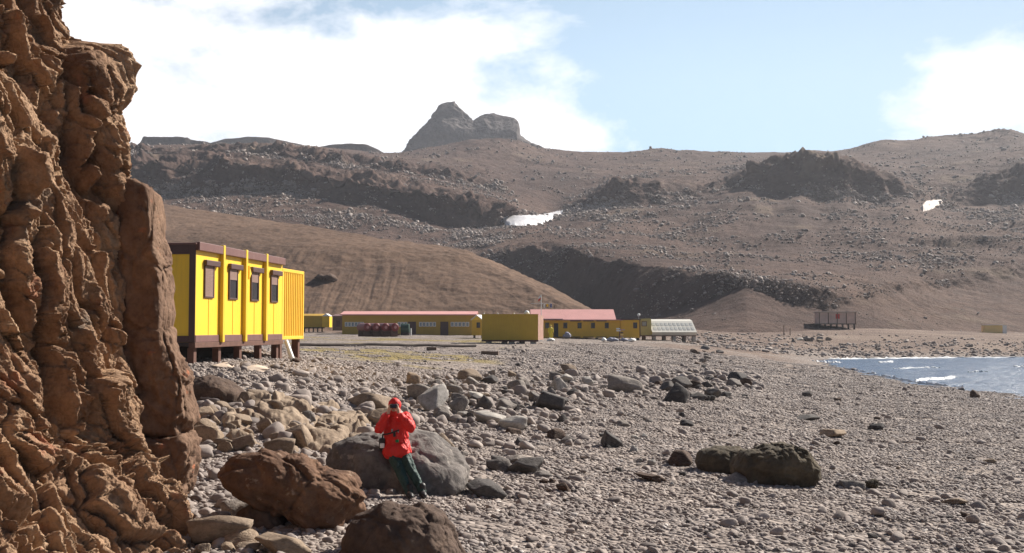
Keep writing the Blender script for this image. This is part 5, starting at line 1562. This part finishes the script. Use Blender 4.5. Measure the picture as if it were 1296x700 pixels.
def blob(a0, e0, ra, re, amp):
    d = mth(nt, 'ADD', mth(nt, 'POWER', mth(nt, 'DIVIDE', mth(nt, 'SUBTRACT', az, a0), ra), 2.), mth(nt, 'POWER', mth(nt, 'DIVIDE', mth(nt, 'SUBTRACT', el, e0), re), 2.))
    return mth(nt, 'MULTIPLY', mth(nt, 'POWER', 2.718, mth(nt, 'MULTIPLY', d, -1.)), amp)


def pxaz(p): return math.atan((p - CX) / F)
def pyel(p): return math.atan((HY - p) / F)


n2 = noise(nt, cv.outputs[0], 13., 8, .62, .3)
acc = mth(nt, 'ADD', mth(nt, 'MULTIPLY', mth(nt, 'SUBTRACT', n1, .5), 3.3), mth(nt, 'MULTIPLY', mth(nt, 'SUBTRACT', n2, .5), 1.9))
for (p, q_, rp, rq, a_) in ((330, 170, 300, 120, .70), (500, 90, 190, 110, .45), (80, 120, 240, 260, .6), (725, 165, 80, 36, .60), (1260, 150, 140, 55, 1.05), (690, 20, 150, 40, .30),
                            (375, 22, 65, 30, -.55), (560, 8, 60, 16, -.2), (950, 80, 180, 100, -.75), (1000, 20, 300, 60, -.25), (800, 150, 80, 40, -.1), (1250, 20, 250, 40, -.1)):
    acc = mth(nt, 'ADD', acc, blob(pxaz(p), pyel(q_), rp / F, rq / F, a_))
cf = ramp(nt, acc, [(.0, (0, 0, 0)), (.25, (.28, .28, .28)), (.6, (.72, .72, .72)), (1., (1, 1, 1))])
# pale veil over the blue
veil = mth(nt, 'ADD', blob(pxaz(900), pyel(190), 900 / F, 330 / F, .85), 0., True)
base = mix(nt, veil, mix(nt, 1., sk.outputs[0], (.62, .64, .68), 'MULTIPLY'), (6.1, 8.9, 11.6))
front = mth(nt, 'ADD', blob(pxaz(560), pyel(120), 1000 / F, 420 / F, 1.3), 0., True)     # the bank of cloud stands ahead, the rest of the sky is clear
L(nt, mix(nt, mth(nt, 'MULTIPLY', cf, front), base, (14.0, 13.85, 14.1)), bg.inputs[0])
bg.inputs[1].default_value = .05
L(nt, bg.outputs[0], out.inputs[0])

sun = bpy.data.lights.new('sun', 'SUN'); sun.energy = 5.0; sun.angle = R(.53); sun.color = (1., .93, .83)
so_ = bpy.data.objects.new('sun', sun); COL.objects.link(so_)
d = Vector((math.cos(SUN_EL) * math.cos(SUN_AZ), math.cos(SUN_EL) * math.sin(SUN_AZ), math.sin(SUN_EL)))
so_.rotation_euler = d.to_track_quat('Z', 'Y').to_euler(); so_.location = (60, 30, 60)

cam = bpy.data.cameras.new('camera_view'); cam.sensor_width = 36; cam.lens = 36 * F / 1296; cam.clip_end = 6000; cam.clip_start = .1
co_ = bpy.data.objects.new('camera_view', cam); COL.objects.link(co_)
co_.location = (0, 0, CZ); co_.rotation_euler = (math.pi / 2 + TH, 0, 0)
SC.camera = co_
SC.view_settings.view_transform = 'Standard'; SC.view_settings.look = 'None'; SC.view_settings.exposure = 1.0; SC.view_settings.gamma = 1
SC.cycles.volume_bounces = 0; SC.cycles.max_bounces = 6; SC.cycles.diffuse_bounces = 3
SC.cycles.use_denoising = True
